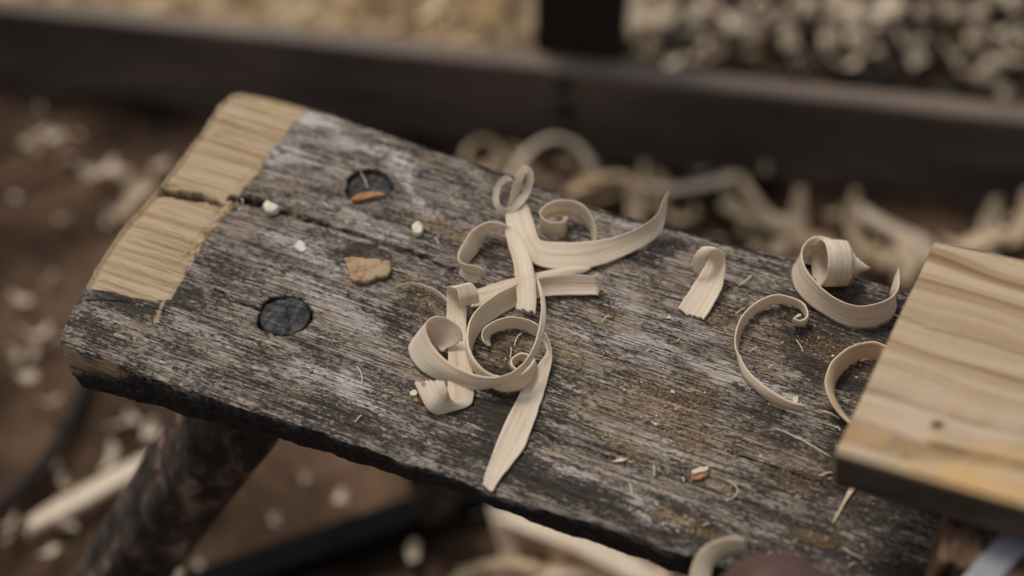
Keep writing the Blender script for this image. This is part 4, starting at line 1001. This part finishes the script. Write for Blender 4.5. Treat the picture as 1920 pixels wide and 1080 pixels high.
# heap of shavings beyond the beam
def heap():
    parts = []; rng = np.random.default_rng(8)
    ends = (BTH+.01, .9)
    for i in range(1000):
        u = rng.uniform(-.15, 1.12); v = ends[0] + (ends[1]-ends[0])*rng.random()**1.3
        p = g0 + bd*u*1.0 + bn*v
        px, py = proj(p)
        if px > 1010: continue
        z = .035+.12*smooth(0, .4, v)+rng.uniform(0, .035)
        p[2] = float(z)
        parts.append(curl_geo(p, rng.uniform(.05, .14), rng.uniform(.012, .026), rng.uniform(.15, .8), rng, sub=2, seed=i))
    V, Fc, U = merge(parts)
    o = link('shavings_heap', mesh(V, Fc, U), M['shav_gold']); tag(o, 'golden heap of wood shavings behind the beam at the upper left', 'shavings heap', kind='stuff')
    # underlying mound
    xs = np.linspace(-.4, .78, 70); ys = np.linspace(BTH+.006, 1.4, 50); V = []; Fc = []
    for j, v in enumerate(ys):
        for i, u in enumerate(xs):
            p = g0+bd*u+bn*v; e = float(smooth(.78, .6, u)*smooth(0, .3, v-BTH+.05))
            p[2] = -.02 + (.13*float(smooth(0, .4, v))+.02+.03*float(fbm(np.array(u*12), np.array(v*12), 5)))*e
            V.append(p)
    for j in range(len(ys)-1):
        for i in range(len(xs)-1): q = j*len(xs)+i; Fc.append((q, q+1, q+len(xs)+1, q+len(xs)))
    o2 = link('sawdust_mound', mesh(V, Fc), mat_simple('mound_sawdust', [(.3, (.50, .35, .19)), (.5, (.74, .59, .38)), (.7, (.86, .76, .57))], (60, 60, 60), .9, 6, 1, .008))  # bright colours stand in for sunlight on the mound
    tag(o2, 'golden mound of fine sawdust below the heap at the upper left', 'sawdust mound', kind='stuff')
heap()
cur = [(1195, 45, 22), (1180, 70, 20), (1235, 45, 24), (1285, 45, 26), (1330, 20, 34), (1350, 45, 30), (1300, 85, 22), (1320, 115, 24), (1295, 120, 18), (1395, 80, 24), (1385, 55, 26), (1420, 30, 26), (1485, 95, 26), (1478, 75, 18), (1500, 20, 30), (1530, 50, 34), (1560, 75, 34), (1590, 50, 34), (1600, 90, 28), (1545, 110, 22),
       (1590, 128, 26), (1565, 30, 30), (1640, 30, 28), (1665, 20, 26), (1700, 85, 26), (1715, 115, 26), (1735, 30, 22), (1780, 45, 22), (1825, 25, 26), (1850, 60, 28), (1830, 85, 30), (1800, 110, 30), (1810, 140, 30), (1840, 160, 30), (1860, 145, 28), (1905, 95, 28), (1895, 110, 22), (1905, 20, 24), (1245, 10, 26), (1440, 5, 26), (1500, 130, 14), (1175, 20, 20), (1230, 85, 18), (1640, 70, 20), (1760, 5, 24), (1870, 5, 22), (1640, 105, 12), (1880, 180, 16), (1260, 120, 14), (1405, 110, 12), (1210, 100, 14), (1345, 100, 14), (1460, 40, 20), (1610, 10, 26)]
for i, (x, y, r) in enumerate(cur):
    p = at(x, y, .012+.02*rg.random(), 0)
    if (p-g0)@bn < BTH+.015: p = p + bn*(BTH+.02-(p-g0)@bn)
    geos = [curl_geo(p+np.array([0, 0, .0]), r/1000*rg.uniform(2.6, 4.0), r/1000*1.0, rg.uniform(.3, 1.0), rg, seed=i+400)]
    if i == 0: lab = 'leftmost pale curl beyond the beam, right beside the dark post'
    elif x > 1890: lab = 'pale curl cut by the right edge of the picture, beyond the beam'
    elif y > 155: lab = 'pale curl touching the back of the beam near its right end' if x < 1870 else 'last small pale curl behind the right end of the beam'
    elif y < 32: lab = ('small' if r < 25 else 'large') + ' blurred pale curl at the very top edge, ' + ('nearer the post' if x < 1450 else 'in the middle of the curls' if x < 1680 else 'far from the post')
    elif x < 1250: lab = 'blurred pale curl just right of the dark post'
    elif x < 1340: lab = 'blurred pale curl between the post and the first dark gap, ' + ('low against the beam' if y > 80 else 'higher up')
    elif x < 1440: lab = 'small blurred curl in front of the tan cluster left of the middle' if y > 60 else 'blurred curl in the tan cluster left of the middle'
    elif x < 1620: lab = 'blurred curl in the biggest pale cluster beyond the beam, ' + ('lower part' if y > 80 else 'upper part')
    elif x < 1745: lab = 'blurred curl in the narrow upright cluster between dark gaps, ' + ('lower part' if y > 80 else 'upper part')
    else: lab = 'blurred curl in the rightmost pale cluster beyond the beam, ' + ('low, near the beam' if y > 105 else 'higher up')
    shaving(lab, geos, 'shav', 'curls scattered beyond the beam')
# dark leaf litter under those curls, darkens the ground there
def litter():
    rng = np.random.default_rng(3); V = []; Fc = []
    for i in range(4500):
        u = rng.uniform(.62, 2.3); v = BTH+.02+rng.random()*1.2
        p = g0+bd*u+bn*v; L = rng.uniform(.008, .03); th = rng.uniform(0, 6.28); a = np.array([math.cos(th), math.sin(th), rng.uniform(-.4, .4)])*L; b = np.array([-math.sin(th), math.cos(th), rng.uniform(-.4, .4)])*L*.5
        p[2] = rng.uniform(.004, .03); k = len(V); h = np.array([0, 0, .002])
        V += [p-a, p+b, p+a, p-b, p+h*3, p-h]
        Fc += [(k, k+1, k+4), (k+1, k+2, k+4), (k+2, k+3, k+4), (k+3, k, k+4), (k+1, k, k+5), (k+2, k+1, k+5), (k+3, k+2, k+5), (k, k+3, k+5)]
    o = link('leaf_litter', mesh(V, Fc), mat_simple('dark_litter', [(.3, (.006, .005, .004)), (.6, (.022, .017, .012)), (.78, (.08, .055, .035))], (14, 14, 14), .8), smooth_=False)
    tag(o, 'dark leaf litter on the ground beyond the beam', 'leaf litter', kind='stuff')
litter()
